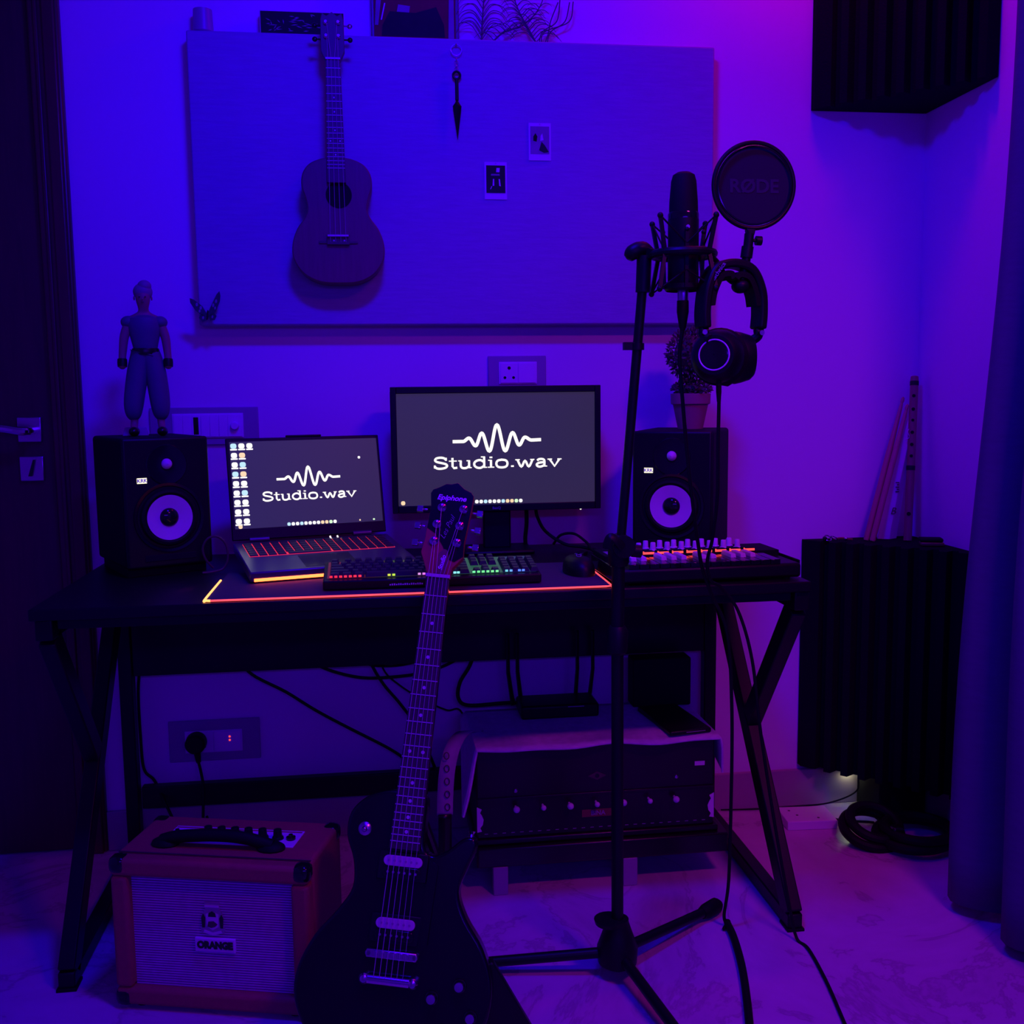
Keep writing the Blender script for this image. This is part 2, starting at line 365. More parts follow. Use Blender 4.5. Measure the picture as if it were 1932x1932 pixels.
# ---------------------------------------------------------------- desk
ZD = .752
dk = thing('desk', 'black computer desk with slanted steel side frames', 'desk', (.11, -.34, 0))
def dloc(x, y, z): return (x-.11, y+.34, z)
def dbox(x0, x1, y0, y1, z0, z1, b=None): return (b or MB()).box(x0-.11, x1-.11, y0+.34, y1+.34, z0, z1)
dbox(-.645, .865, -.65, -.030, ZD-.022, ZD).build('tabletop', 'desk_black', dk, bevel=.003)
dbox(-.60, .83, -.632, -.600, ZD-.042, ZD-.022).build('front_rail', 'steel_black', dk, bevel=.002)
dbox(-.605, .835, -.062, -.046, .462, ZD-.022).build('modesty_panel', 'desk_black', dk, bevel=.002)
dbox(-.60, .83, -.062, -.034, .125, .180).build('cross_beam', 'steel_black', dk, bevel=.003)
for x in (-.622, .850):
    sd = dbox(x-.016, x+.016, -.640, -.040, ZD-.062, ZD-.022).build('side_rail', 'steel_black', dk, bevel=.003)
    dbox(x-.016, x+.016, -.640, -.040, 0.004, .036).build('floor_rail', 'steel_black', dk, bevel=.003)
    MB().bar(dloc(x, -.100, ZD-.06), dloc(x, -.622, .030), .032, .046).build('diagonal_leg', 'steel_black', dk, bevel=.003)
    MB().bar(dloc(x, -.610, ZD-.06), dloc(x, -.372, .382), .032, .044).build('diagonal_brace', 'steel_black', dk, bevel=.003)
    dbox(x-.016, x+.016, -.068, -.034, .034, ZD-.022).build('rear_post', 'steel_black', dk, bevel=.003)
    dbox(x-.019, x+.019, -.645, -.600, 0, .006).build('foot_pad', 'rubber', dk, bevel=.001)

# ---------------------------------------------------------------- board and things on the wall
bd = thing('pin_board', 'large grey blue fabric pin board on the wall above the monitors', 'board', (.219, 0, 1.306))
MB().box(-.631, .631, -.050, -.002, 0, .672).build('fabric_panel', 'board_fabric', bd, bevel=.004)
# ukulele
uk = thing('ukulele', 'dark brown ukulele with four strings hung on the pin board', 'ukulele', (-.077, -.052, 1.398))
half = [(0, 0), (.045, .003), (.082, .022), (.104, .055), (.106, .090), (.094, .125), (.076, .150), (.069, .170), (.073, .195), (.081, .222), (.078, .250), (.062, .272), (.035, .284), (.012, .287)]
body = half+[(-x, z) for x, z in reversed(half[1:])]
body = [(p.x, p.y) for p in spline([(a, b, 0) for a, b in body], 4, True)]
MB().prism(body, -.062, 0).build('body', 'uke_wood', uk, bevel=.003)
MB().cyl((.004, -.0632, .202), (.004, -.061, .202), .030, 32).build('sound_hole', 'hole_black', uk)
MB().prism([(-.0215, .228), (.0215, .228), (.0165, .503), (-.0165, .503)], -.072, -.060).build('fretboard', 'uke_dark', uk, bevel=.001)
nk = MB().prism([(-.0205, .25), (.0205, .25), (.0165, .503), (-.0165, .503)], -.060, -.036).build('neck', 'uke_wood', uk, bevel=.006)
hd = MB().prism([(-.017, .500), (.017, .500), (.027, .522), (.026, .590), (.022, .604), (.012, .598), (0, .607), (-.012, .598), (-.022, .604), (-.026, .590), (-.027, .522)], -.066, -.048).build('headstock', 'uke_dark', uk, bevel=.001)
MB().box(-.0165, .0165, -.075, -.066, .501, .505).build('nut', 'bone', uk)
sl = .375
for i in range(18):
    z = .503-sl*(1-2**(-(i+1)/12)); hw = .0165+(.503-z)/.275*.005
    MB().box(-hw+.0005, hw-.0005, -.0732, -.0715, z-.0007, z+.0007).build('fret', 'fret_bright', uk)
for i in (5, 7, 10, 12, 15):
    z = .503-sl*(1-(2**(-i/12)+2**(-(i-1)/12))/2)
    for x in ((-.011, .011) if i == 12 else (0,)): MB().cyl((x, -.0726, z), (x, -.0718, z), .0018, 10).build('fret_dot', 'pearl', uk)
br = MB().box(-.026, .026, -.070, -.062, .088, .112).box(-.045, .045, -.065, -.062, .091, .097).build('bridge', 'uke_dark', uk, bevel=.001)
MB().box(-.024, .024, -.077, -.070, .106, .110).build('saddle', 'bone', br)
for x in (-.010, .014): MB().ball((x, -.070, .097), .0022, 8, 6).build('bridge_dot', 'pearl', br)
for i in range(4):
    x0, x1 = (-.018+.012*i), (-.012+.008*i); px = (-.014 if i < 2 else .014); pz = (.553, .583, .583, .553)[i]
    MB().tube([(x0, -.0700, .094), (x0, -.0775, .109), (x1, -.0755, .504), (px*.85, -.0685, pz)], .0005, 5).build('string', 'string', uk)
for sx in (-1, 1):
    for z in (.553, .583):
        pg = MB().lathe([(.0055, 0), (.0055, .003), (.003, .004), (.003, .009)], (sx*.014, -.066, z), (0, -1, 0), 14).build('tuning_post', 'chrome', uk)
        MB().cyl((sx*.026, -.057, z-.004), (sx*.036, -.057, z-.004), .0018, 8).ball((sx*.040, -.057, z-.004), .006, 10, 6, (1, .6, 1)).build('tuning_peg', 'chrome' if sx > 0 and z > .57 else 'black_gloss', uk)
# keychain
kc = thing('kunai_keychain', 'black dagger shaped keychain hanging from a ring on the board', 'keychain', (.211, -.054, 1.742))
MB().torus((0, -.004, .207), .0125, .0011, (0, 1, 0), 24, 6).build('key_ring', 'nickel', kc)
MB().torus((0, -.004, .186), .004, .0007, (1, 0, 0), 12, 5).torus((0, -.004, .178), .004, .0007, (0, 1, 0), 12, 5).torus((0, -.004, .170), .004, .0007, (1, 0, 0), 12, 5).torus((0, -.004, .163), .004, .0007, (0, 1, 0), 12, 5).build('chain', 'nickel', kc)
MB().torus((0, -.005, .149), .0085, .0028, (0, 1, 0), 20, 8).build('pommel_ring', 'black_plastic', kc)
MB().cyl((0, -.005, .140), (0, -.005, .092), .0042, 12).build('grip', 'black_plastic', kc)
MB().add([(0, -.009, .080), (0, -.001, .080), (-.0105, -.005, .078), (.0105, -.005, .078), (0, -.005, 0), (0, -.005, .093)], [(0, 2, 4), (0, 4, 3), (1, 4, 2), (1, 3, 4), (0, 5, 2), (0, 3, 5), (1, 2, 5), (1, 5, 3)]).build('blade', 'black_gloss', kc, smooth=False)
MB().ball((0, -.003, .219), .003, 8, 6).build('pin', 'nickel', kc)
# polaroids
def polaroid(label, x, z, img, shapes):
    t = thing('instant_photo', label, 'photo', (x, -.0505, z), group='instant photos on the board')
    MB().box(-.0272, .0272, -.0016, 0, -.044, .044).build('card', 'paper', t)
    p = MB().box(-.0232, .0232, -.0022, -.0016, -.029, .036).build('picture', img, t)
    for nm, m_, pts in shapes: MB().prism(pts, -.0028, -.0022).build(nm, m_, p)
    MB().cyl((0, -.003, .041), (0, -.0016, .041), .0018, 8).build('pin', 'nickel', t)
polaroid('instant photo with a pale blue picture and dark shapes pinned on the board', .4115, 1.7435, 'photo_mid',
    [('dark_shape', 'photo_dark', [(-.002, -.020), (.010, -.026), (.022, -.024), (.012, -.008), (.004, .000)]), ('dark_patch', 'black_gloss', [(-.016, .002), (-.008, .000), (-.006, .012), (-.011, .020), (-.016, .012)]), ('pale_patch', 'paper', [(.001, .002), (.009, .004), (.006, .020), (.002, .014)])])
polaroid('instant photo with a nearly black picture and small pale marks pinned on the board', .3025, 1.650, 'photo_dark',
    [('pale_mark', 'paper', [(-.008, -.012), (-.004, -.012), (-.004, .004), (-.007, .004)]), ('pale_mark', 'paper', [(.008, -.012), (.012, -.013), (.010, .004), (.007, .004)]), ('pale_mark', 'paper', [(.001, .020), (.009, .020), (.010, .030), (.002, .030)]), ('pale_mark', 'photo_mid', [(-.012, .012), (.010, .012), (.009, .016), (-.011, .016)]), ('pale_mark', 'paper', [(-.014, -.020), (-.012, -.020), (-.009, -.013), (-.011, -.013)])])
# butterfly
bf = thing('butterfly_ornament', 'dark winged butterfly ornament on the lower corner of the board', 'butterfly', (-.392, -.054, 1.318), rot=(0, rad(8), 0))
def wing(name, pts, tilt, spots):
    o = MB().prism(pts, -.0005, .0005).build(name, 'wing', bf, (0, -.006, 0), (0, 0, tilt))
    for x, z, r in spots: MB().prism([(x+r*math.cos(a*PI/4), z+1.5*r*math.sin(a*PI/4)) for a in range(8)], -.0009, .0009).build('wing_spot', 'wing_spot', o)
wing('upper_wing', [(0, .012), (.006, .030), (.020, .062), (.027, .070), (.031, .060), (.031, .046), (.022, .022), (.010, .010)], rad(-28), [(.014, .036, .003), (.021, .046, .003), (.020, .030, .0025)])
wing('lower_wing', [(.002, .012), (.018, .018), (.026, .012), (.022, .002), (.010, .000)], rad(-28), [(.015, .009, .0025)])
wing('upper_wing', [(0, .012), (-.014, .030), (-.036, .042), (-.046, .044), (-.044, .034), (-.030, .018), (-.012, .008)], rad(30), [(-.018, .026, .003), (-.028, .032, .003), (-.020, .018, .0025)])
wing('lower_wing', [(-.002, .010), (-.016, .012), (-.020, .002), (-.010, -.006), (-.002, .000)], rad(30), [(-.010, .004, .0025)])
MB().ball((0, -.006, .012), .003, 8, 8, (1, 1, 4)).build('insect_body', 'black_gloss', bf)
# things standing on top of the board
ZB = 1.9785
def onboard(name, label, cat, x): return thing(name, label, cat, (x, -.025, ZB))
t = onboard('paper_cup', 'plain grey cup standing on the corner of the pin board', 'cup', -.376)
MB().lathe([(.021, 0), (.0235, .003), (.0215, .052), (.0195, .052), (.0200, .006), (0.001, .005)], seg=28).build('cup_wall', 'plate_plastic', t)
t = onboard('photo_block', 'wide dark photo block with pale leaf marks standing behind the ukulele head', 'photo block', -.148)
MB().box(-.098, .098, -.006, .016, 0, .056).build('block', 'paper', t, bevel=.001)
p = MB().box(-.096, .096, -.0075, -.006, .001, .053).build('picture', 'photo_dark', t)
for i in range(34):
    x, z, a, l = random.uniform(-.085, .085), random.uniform(.008, .047), random.uniform(0, PI), random.uniform(.005, .012)
    c, s_ = math.cos(a), math.sin(a)
    MB().prism([(x-l*c, z-.5*l*s_), (x-.0014*s_, z+.0014*c), (x+l*c, z+.5*l*s_), (x+.0012*s_, z-.0012*c)], -.0079, -.0075).build('leaf_mark', 'photo_mid', p)
t = onboard('framed_photo', 'framed dark reddish photo standing on the pin board beside the dried fronds', 'picture', .117)
MB().box(-.104, .104, -.006, .008, 0, .150).build('frame', 'frame_wood', t, bevel=.001)
p = MB().box(-.098, .096, -.0075, -.006, .003, .146).build('picture', 'photo_maroon', t)
for m_, pts in (('photo_dark', [(-.080, .006), (.070, .006), (.068, .035), (.050, .075), (.000, .060), (-.060, .062), (-.078, .030)]), ('photo_mid', [(.078, .004), (.092, .004), (.092, .14), (.082, .14)]), ('photo_mid', [(-.096, .03), (-.088, .03), (-.080, .09), (-.092, .09)]), ('photo_mid', [(-.045, .055), (-.015, .056), (-.012, .075), (-.040, .078)]), ('paper', [(-.005, .028), (.004, .028), (.004, .034), (-.004, .034)]), ('paper', [(.018, .050), (.023, .050), (.022, .060), (.018, .060)]), ('paper', [(-.082, .042), (-.079, .042), (-.070, .080), (-.073, .080)])):
    MB().prism(pts, -.0080-.0003*random.random(), -.0075).build('picture_shape', m_, p)
MB().box(-.098, .096, -.0090, -.0086, .003, .146).build('glass', None or 'photo_dark', t) if False else None
t = onboard('dried_fronds', 'dried wiry palm fronds standing behind the top of the pin board', 'dried plant', .36)
def frond(x0, pts, side_len, n, up):
    sp = spline([(a, -.002+b*.0, c) for a, b, c in pts], 10)
    MB().tube(sp, [.0022*(1-.6*i/len(sp)) for i in range(len(sp))], 6).build('frond_stem', 'dry_leaf', t)
    mb = MB()
    for i in range(n):
        f_ = .06+.9*i/n; k_ = int(f_*(len(sp)-1)); p_ = sp[k_]; l = side_len*(1-.45*f_)*random.uniform(.85, 1.1)
        for s_ in (-1, 1):
            dy = random.uniform(-.010, .004)
            mb.tube(spline([p_, p_+Vector((s_*l*.35, dy*.4, l*up)), p_+Vector((s_*l*.75, dy, l*up*.9)), p_+Vector((s_*l, dy, l*up*.2))], 4), [.0011, .0012, .0012, .0011, .0010, .0010, .0009, .0009, .0008, .0008, .0007, .0006, .0005], 4)
    o = mb.build('frond_leaflets', 'dry_leaf', t); o['kind'] = 'stuff'
frond(0, [(-.085, 0, 0), (-.082, 0, .05), (-.075, 0, .12), (-.06, 0, .2)], .075, 17, .45)
frond(0, [(.05, 0, 0), (.03, 0, .035), (.005, 0, .08), (-.02, 0, .15)], .065, 15, .35)
frond(0, [(-.06, 0, 0), (-.03, 0, .025), (.02, 0, .045), (.06, 0, .09), (.08, 0, .16)], .05, 12, .3)
for a, b in ((.055, .10), (.06, .13), (.07, .085), (.075, .12)):
    o = MB().tube(spline([(a, 0, 0), (a+.01, 0, .03), (b, 0, .055), (b+random.uniform(-.01, .03), -.004, .075+random.random()*.05)], 6), [.0014]*19, 5).build('curled_blade', 'dry_leaf', t)
# switch plates
def plate(name, label, x0, x1, z0, z1, ix0, ix1, iz0, iz1, cells, dim=1.0):
    t = thing(name, label, 'switch plate', ((x0+x1)/2, 0, z0)); cx = (x0+x1)/2
    MB().box(x0-cx, x1-cx, -.008, 0, 0, z1-z0).build('back_plate', 'plate_plastic', t, bevel=.002)
    rm = .003
    MB().box(ix0-cx-rm, ix1-cx+rm, -.011, -.008, iz0-z0-rm, iz1-z0+rm).build('inner_frame', 'white_plastic', t, bevel=.001)
    x = ix0-cx; tot = sum(c[1] for c in cells)
    for kind, wd in cells:
        w_ = (ix1-ix0)*wd/tot
        c = MB().box(x+.0006, x+w_-.0006, -.0135, -.011, iz0-z0, iz1-z0).build('rocker' if kind == 'r' else 'socket' if kind == 's' else 'module', 'white_plastic', t, bevel=.0008)
        m_ = x+w_/2; h_ = iz1-iz0; b_ = iz0-z0
        if kind == 's':
            for dx, dz, r in ((0, .75, .0042), (-.011, .27, .0036), (.011, .27, .0036)): MB().cyl((m_+dx, -.0142, b_+h_*dz), (m_+dx, -.0134, b_+h_*dz), r, 14).build('socket_hole', 'hole_black', c)
        if kind == 'k': MB().lathe([(.011, 0), (.009, .010), (.008, .011)], (m_, -.0135, b_+h_*.48), (0, -1, 0), 20).build('dimmer_knob', 'white_plastic', c)
        if kind == 'l': MB().box(m_-.006, m_+.006, -.0142, -.0134, b_+.006, b_+h_-.006).build('dark_insert', 'black_gloss', c, bevel=.002)
        if kind == 'i': MB().cyl((m_+.006, -.0142, b_+h_*.72), (m_+.006, -.0134, b_+h_*.72), .0022, 10).cyl((m_+.006, -.0142, b_+h_*.54), (m_+.006, -.0134, b_+h_*.54), .0022, 10).build('indicator', 'led_red', c)
        x += w_
    return t
plate('wall_socket', 'white wall socket with switch just above the monitor', .282, .430, 1.149, 1.231, .312, .403, 1.163, 1.213, [('s', 1), ('r', 1)])
plate('switch_panel', 'wide switch panel with seven modules behind the figurine', -.546, -.288, 1.020, 1.112, -.490, -.327, 1.040, 1.094, [('r', 1), ('r', 1), ('l', 1), ('r', 1), ('r', 1), ('r', 1), ('k', 1.6)])
plate('floor_socket', 'socket panel with red indicator below the desk', -.540, -.315, .220, .326, -.497, -.362, .246, .297, [('s', 1), ('i', 1)])
t = thing('power_plug', 'black round plug pushed into the socket panel below the desk', 'plug', (-.470, -.0137, .276))
MB().lathe([(.024, 0), (.026, .008), (.025, .030), (.020, .036)], (0, 0, 0), (0, -1, 0), 24).build('plug_body', 'rubber', t)
MB().lathe([(.009, 0), (.006, .028)], (.002, -.018, -.022), (.10, 0, -1), 12).build('cord_sleeve', 'rubber', t)
# ---------------------------------------------------------------- loudspeakers
def speaker(label, x, y, rz, lift):
    t = thing('studio_monitor', label, 'loudspeaker', (x, y, ZD+lift), rz, 'studio monitors on the desk')
    MB().box(-.0925, .0925, -.115, .118, .010, .291).build('cabinet', 'black_rough', t, bevel=.008, seg=3)
    MB().box(-.0925, .0925, -.127, -.115, .010, .291).build('front_baffle', 'black_plastic', t, bevel=.009, seg=3)
    MB().box(-.085, .085, -.10, .10, -lift, .010).build('foam_foot', 'rubber', t)
    c = (0, -.127, .118); d_ = (0, -1, 0)
    wf = MB().lathe([(.076, 0), (.075, .003), (.069, .002), (.066, -.001)], c, d_, 48, False).build('woofer_ring', 'black_gloss', t)
    MB().torus((0, -.128, .118), .055, .0075, (0, 1, 0), 48, 8).build('woofer_surround', 'rubber', t)
    MB().lathe([(.049, .0070), (.046, .0065), (.020, .0012), (.018, .0010)], (0, -.127, .118), d_, 48, False).build('woofer_cone', 'cone', t)
    MB().lathe([(.0205, .0010), (.019, .004), (.014, .0075), (.006, .0095), (.0005, .010)], (0, -.127, .118), d_, 32, False).build('dust_cap', 'black_gloss', t)
    MB().lathe([(.044, 0), (.042, .002), (.030, -.001+.0015), (.013, .0008)], (0, -.127, .232), d_, 40, False).build('tweeter_waveguide', 'black_gloss', t)
    MB().lathe([(.0115, .001), (.0105, .005), (.006, .009), (.0005, .0105)], (0, -.127, .234), d_, 24, False).build('tweeter_dome', 'cone', t)
    MB().box(-.055, .055, -.1285, -.1265, .024, .038).build('port_slot', 'hole_black', t, bevel=.003)
    lg = MB().box(-.0105, .0105, -.1285, -.127, .0-.006, .006).build('lit_logo', 'logo_glow', t, (-.054, 0, .200), bevel=.001)
    text('logo_letters', 'KRK', .011, 'cone', lg, (0, -.1287, 0), offset=.0003)
    return t
speaker('black studio monitor speaker beneath the figurine', -.511, -.20, rad(28), .009)
speaker('black studio monitor speaker beneath the potted topiary', .730, -.20, rad(-28), .004)

# ---------------------------------------------------------------- lettering for the screens
G = {
 'S': (.86, [[(.74, .76), (.62, .93), (.42, .99), (.20, .93), (.12, .76), (.22, .61), (.48, .50), (.70, .40), (.78, .24), (.68, .07), (.42, -.01), (.20, .04), (.08, .24)], [(.74, .98), (.74, .70)], [(.08, .02), (.08, .30)]]),
 't': (.52, [[(.22, .95), (.22, .18), (.30, .02), (.48, .06)], [(.02, .66), (.46, .66)]]),
 'u': (.80, [[(.16, .68), (.16, .20), (.26, .02), (.46, .02), (.60, .16)], [(.62, .70), (.62, .0)], [(.02, .67), (.20, .67)], [(.48, .67), (.66, .67)], [(.60, .04), (.76, .04)]]),
 'd': (.84, [[(.62, .56), (.46, .70), (.26, .66), (.12, .48), (.12, .22), (.26, .03), (.46, .00), (.62, .14)], [(.66, 1.02), (.66, .0)], [(.48, .99), (.70, .99)], [(.64, .04), (.82, .04)]]),
 'i': (.40, [[(.20, .70), (.20, .02)], [(.04, .67), (.22, .67)], [(.02, .04), (.38, .04)], [(.20, .86), (.20, 1.0)]]),
 'o': (.82, [[(.41, .70), (.20, .64), (.11, .46), (.11, .24), (.20, .06), (.41, .0), (.62, .06), (.71, .24), (.71, .46), (.62, .64), (.41, .70), (.36, .695)]]),
 '.': (.36, [[(.18, .02), (.18, .17)]]),
 'w': (1.06, [[(.10, .68), (.32, .02), (.53, .58), (.74, .02), (.96, .68)], [(-.02, .67), (.24, .67)], [(.82, .67), (1.06, .67)]]),
 'a': (.76, [[(.16, .56), (.26, .68), (.44, .69), (.56, .56), (.56, .02)], [(.56, .40), (.28, .36), (.13, .22), (.18, .05), (.34, .0), (.56, .12)], [(.54, .04), (.72, .04)]]),
 'v': (.78, [[(.10, .68), (.38, .02), (.66, .68)], [(-.02, .67), (.24, .67)], [(.54, .67), (.78, .67)]]),
}
def letters(s, width, height, cx, base, y):
    tot = sum(G[c][0] for c in s); kx = width/tot; mb = MB(); x = cx-width/2
    for c in s:
        w_, st = G[c]
        for i, pl in enumerate(st):
            pts = [(x+a*kx, base+b*height) for a, b in pl]
            if len(pl) > 4: pts = [(p.x, p.y) for p in spline([(a, b, 0) for a, b in pts], 4)]
            thick = (.20 if c not in '.' else .24) if i == 0 or len(pl) > 2 or (pl[0][0] == pl[1][0] and abs(pl[0][1]-pl[1][1]) > .5) else .10
            if c == 'i' and i == 3 or c == '.': thick = .26
            mb.ribbon(pts, thick*height, y)
        x += w_*kx
    return mb
def wave_line(width, cx, cz, y):     # the sound wave mark, unit = screen width
    k = width/1520.0
    key = [(610, 730), (690, 730), (735, 705), (785, 765), (833, 668), (890, 808), (950, 606), (1012, 808), (1070, 668), (1120, 765), (1165, 705), (1215, 728), (1290, 726)]
    pts = []
    for (a, b), (c, d_) in zip(key, key[1:]):
        for i in range(10):
            t = i/10; e = (1-math.cos(PI*t))/2; pts.append((cx+(a+(c-a)*t-950)*k, cz-(b+(d_-b)*e-730)*k))
    pts.append((cx+340*k, cz+4*k))
    return MB().ribbon(pts, 25*k, y)
def icons(parent, items, y):
    for x, z, w_, h_, m_ in items:
        r = min(w_, h_)/2*.7
        pts = []
        for sx, sz, a0 in ((1, 1, 0), (-1, 1, 90), (-1, -1, 180), (1, -1, 270)):
            for a in (0, 45, 90): pts.append((x+sx*(w_/2-r)+r*math.cos(rad(a0+a)), z+sz*(h_/2-r)+r*math.sin(rad(a0+a))))
        MB().add([(a, y, b) for a, b in pts], [tuple(range(len(pts)))]).build('screen_icon', m_, parent, smooth=False)

# ---------------------------------------------------------------- desktop monitor
mo = thing('desktop_monitor', 'black desktop monitor showing a white sound wave logo', 'monitor', (.286, -.13, ZD))
MB().box(-.253, .253, -.010, .040, .103, .403).build('rear_shell', 'black_plastic', mo, bevel=.012)
bz = MB().box(-.253, -.239, -.024, -.010, .103, .403).box(.239, .253, -.024, -.010, .103, .403).box(-.239, .239, -.024, -.010, .387, .403).box(-.239, .239, -.024, -.010, .103, .120).build('bezel', 'black_plastic', mo, bevel=.0015)
s = MB().box(-.239, .239, -.018, -.010, .120, .387).build('screen', 'screen_monitor', mo)
wave_line(.478, 0, .272, -.0185).build('wave_mark', 'screen_white', s)
letters('Studio.wav', .312, .0265, .001, .208, -.0185).build('logo_lettering', 'screen_white', s)
tb = [(-.228, .127, .010, .010, 'icon_warm')]+[(-.0512+.0107*i, .1265, .0086, .0086, m_) for i, m_ in enumerate(['icon_white', 'icon_white', 'icon_blue', 'icon_white', 'icon_white', 'icon_white', 'icon_blue', 'icon_warm', 'icon_warm', 'icon_green', 'icon_white'])]
icons(s, tb, -.0185)
text('brand_letters', 'BenQ', .0085, 'plate_plastic', bz, (-.004, -.0243, .1105), offset=.0002)
MB().ball((.204, -.017, .1025), .0024, 10, 6).build('power_light', 'led_white', mo)
MB().box(-.034, .034, .004, .022, .008, .19).build('stand_neck', 'black_plastic', mo, bevel=.004)
MB().box(-.085, .085, -.055, .075, 0, .010).build('stand_base', 'black_plastic', mo, bevel=.005)

# ---------------------------------------------------------------- laptop
lp = thing('gaming_laptop', 'open dark laptop with red lit keys and desktop icons', 'laptop', (-.156, -.190, ZD+.0034), rad(15))
# local frame: x across, y into, hinge at y=0; base tilts up towards the hinge
LT = math.atan2(.028, .25)
ba = MB().box(-.180, .180, -.252, 0, 0, .021).build('base', 'laptop_grey', lp, (0, 0, .031), (LT, 0, 0), bevel=.003)
MB().box(-.172, .172, -.2535, -.250, .001, .0075).build('light_bar', 'bar_led', ba, bevel=.001)
MB().box(-.162, .162, -.130, -.018, .0205, .0216).build('key_backlight', 'key_red', ba)
MB().box(-.062, .050, -.236, -.144, .0210, .0216).build('touchpad', 'black_gloss', ba)
kme = MB().taper((0, 0), (.0090, .0078), (.0078, .0066), 0, .0028).mesh('laptop_key', 'key_black', False)
for r in range(6):
    n = 16
    for c in range(n):
        if r == 0 and 4 <= c <= 8:
            if c == 4:
                o = MB().taper((0, 0), (.047, .0078), (.0455, .0066), 0, .0028).build('laptop_key', 'key_black', ba, (-.162+.0203*6+.010, -.120, .0214), smooth=False)
            continue
        obj('laptop_key', kme, ba, (-.1520+.02026*c, -.120+.0187*r, .0214))
for sx in (-.13, .13): MB().box(sx-.02, sx+.02, -.03, -.01, -.0034, .033).build('rear_foot', 'rubber', lp)
MB().box(-.17, .17, -.250, -.235, 0, .0048).build('front_foot', 'rubber', lp)
for sx in (-.12, .12): MB().cyl((sx-.022, .004, .056), (sx+.022, .004, .056), .006, 12).build('hinge', 'laptop_grey', lp)
ld = MB().box(-.180, .180, 0, .007, 0, .236).box(-.042, .042, 0, .007, .236, .241).build('lid', 'black_plastic', lp, (0, .006, .056), (rad(-13), 0, 0), bevel=.002)
ls = MB().box(-.172, .174, -.0008, .001, .026, .228).build('screen', 'screen_laptop', ld)
wave_line(.335, .004, .137, -.0012).build('wave_mark', 'screen_white', ls)
letters('Studio.wav', .222, .0200, .004, .088, -.0012).build('logo_lettering', 'screen_white', ls)
it = []
cols = [['icon_blue', 'icon_white', 'icon_white', 'icon_blue', 'icon_white', 'icon_white', 'icon_white', 'icon_white', 'icon_white'], ['icon_white', 'icon_warm', 'icon_blue', 'icon_warm', 'icon_white', 'icon_blue', 'icon_white', 'icon_white', 'icon_white'], ['icon_white']]
for c, cl in enumerate(cols):
    for r, m_ in enumerate(cl):
        x, z = -.163+.018*c, .218-.0218*r
        it += [(x, z, .0138, .0120, m_), (x, z-.0082, .0158, .0036, 'icon_white')]
it += [(-.160, .031, .009, .009, 'icon_warm'), (.128, .182, .006, .006, 'icon_white'), (.152, .031, .005, .004, 'icon_green'), (.118, .031, .0035, .004, 'icon_warm')]
it += [(-.050+.0098*i, .031, .0078, .0078, m_) for i, m_ in enumerate(['icon_blue', 'icon_white', 'icon_white', 'icon_blue', 'icon_white', 'icon_white', 'icon_white', 'icon_white', 'icon_warm', 'icon_warm', 'icon_green', 'icon_white'])]
icons(ls, it, -.0012)
for x in (.040, .057): MB().box(-.002, .002, -.001, .0005, -.004, .004).build('white_dot', 'dot_white', ba, (x, -.012, .0235), (0, rad(-20), 0), bevel=.001)  # two small white emissive dots near the hinge

# ---------------------------------------------------------------- mouse pad, keyboard, mouse
pd = thing('mouse_pad', 'wide dark mouse pad with a red glowing edge', 'mouse pad', (.062, -.485, ZD))
MB().box(-.392, .392, -.150, .150, 0, .0032).build('pad_surface', 'pad_cloth', pd, bevel=.001)
rr = .394; ee = .153; cr2 = .012
lo = [(-rr, ee-.09, .003), (-rr, -ee+cr2, .003), (-rr+.004, -ee+.004, .003), (-rr+cr2, -ee, .003)]
MB().tube(spline(lo, 5), .0023, 8).build('led_corner', 'pad_led_warm', pd)
MB().tube([(-rr+cr2, -ee, .003), (rr-cr2, -ee, .003)], .0019, 8).build('led_front', 'pad_led', pd)
MB().tube(spline([(rr-cr2, -ee, .003), (rr-.004, -ee+.004, .003), (rr, -ee+cr2, .003), (rr, ee-.10, .003)], 5), .0016, 8).build('led_side', 'pad_led', pd)
kb = thing('gaming_keyboard', 'black mechanical keyboard with rainbow backlit keys on the mouse pad', 'keyboard', (-.113, -.588, ZD+.0034), rad(0.6))
KT = math.atan2(.016, .14); KD = .142; KW = .435
cs = MB().box(0, KW, 0, KD, .0015, .020).build('case', 'black_plastic', kb, None, (KT, 0, 0), bevel=.003)
MB().box(.008, KW-.008, .019, KD-.006, .019, .0206).build('backlight', 'key_glow', cs)
MB().box(.005, KW-.005, .118, .130, -.0136, .002).build('rear_stand', 'rubber', cs)
def kkey(w_): return MB().taper((0, 0), (w_/2, .0085), (w_/2-.003, .0062), 0, .0085).mesh('key', 'key_black', False)
kc1 = kkey(.0172)
rows = [.0265, .0455, .0645, .0835, .1025, .1260]
def putkey(x, r, me): return obj('key', me, cs, (x, rows[r], .0208))
cache = {}
def wkey(x, r, w_):
    if w_ not in cache: cache[w_] = kkey(w_)
    putkey(x, r, cache[w_])
U = .0187
layout = [[1.25, 1.25, 1.25, 6.25, 1.25, 1.25, 1.25, 1.25], [2.25]+[1]*10+[2.75], [1.75]+[1]*11+[2.25], [1.5]+[1]*12+[1.5], [1]*13+[2]]
for r, ws in enumerate(layout):
    x = .012
    for w_ in ws:
        wkey(x+w_*U/2, r, round(w_*U-.0017, 4)); x += w_*U
for i in range(13): putkey(.012+U*(.5+i*1.12+(.3 if i > 0 else 0)), 5, kc1)
for i in range(3):
    xx = .012+15.25*U+U*(.5+i)
    for r in (0, 3, 4, 5): putkey(xx, r, kc1)
    if i == 1: putkey(xx, 1, kc1)
for i in range(4):
    xx = .012+18.5*U+U*(.5+i)
    for r in range(5): putkey(xx, r, kc1)
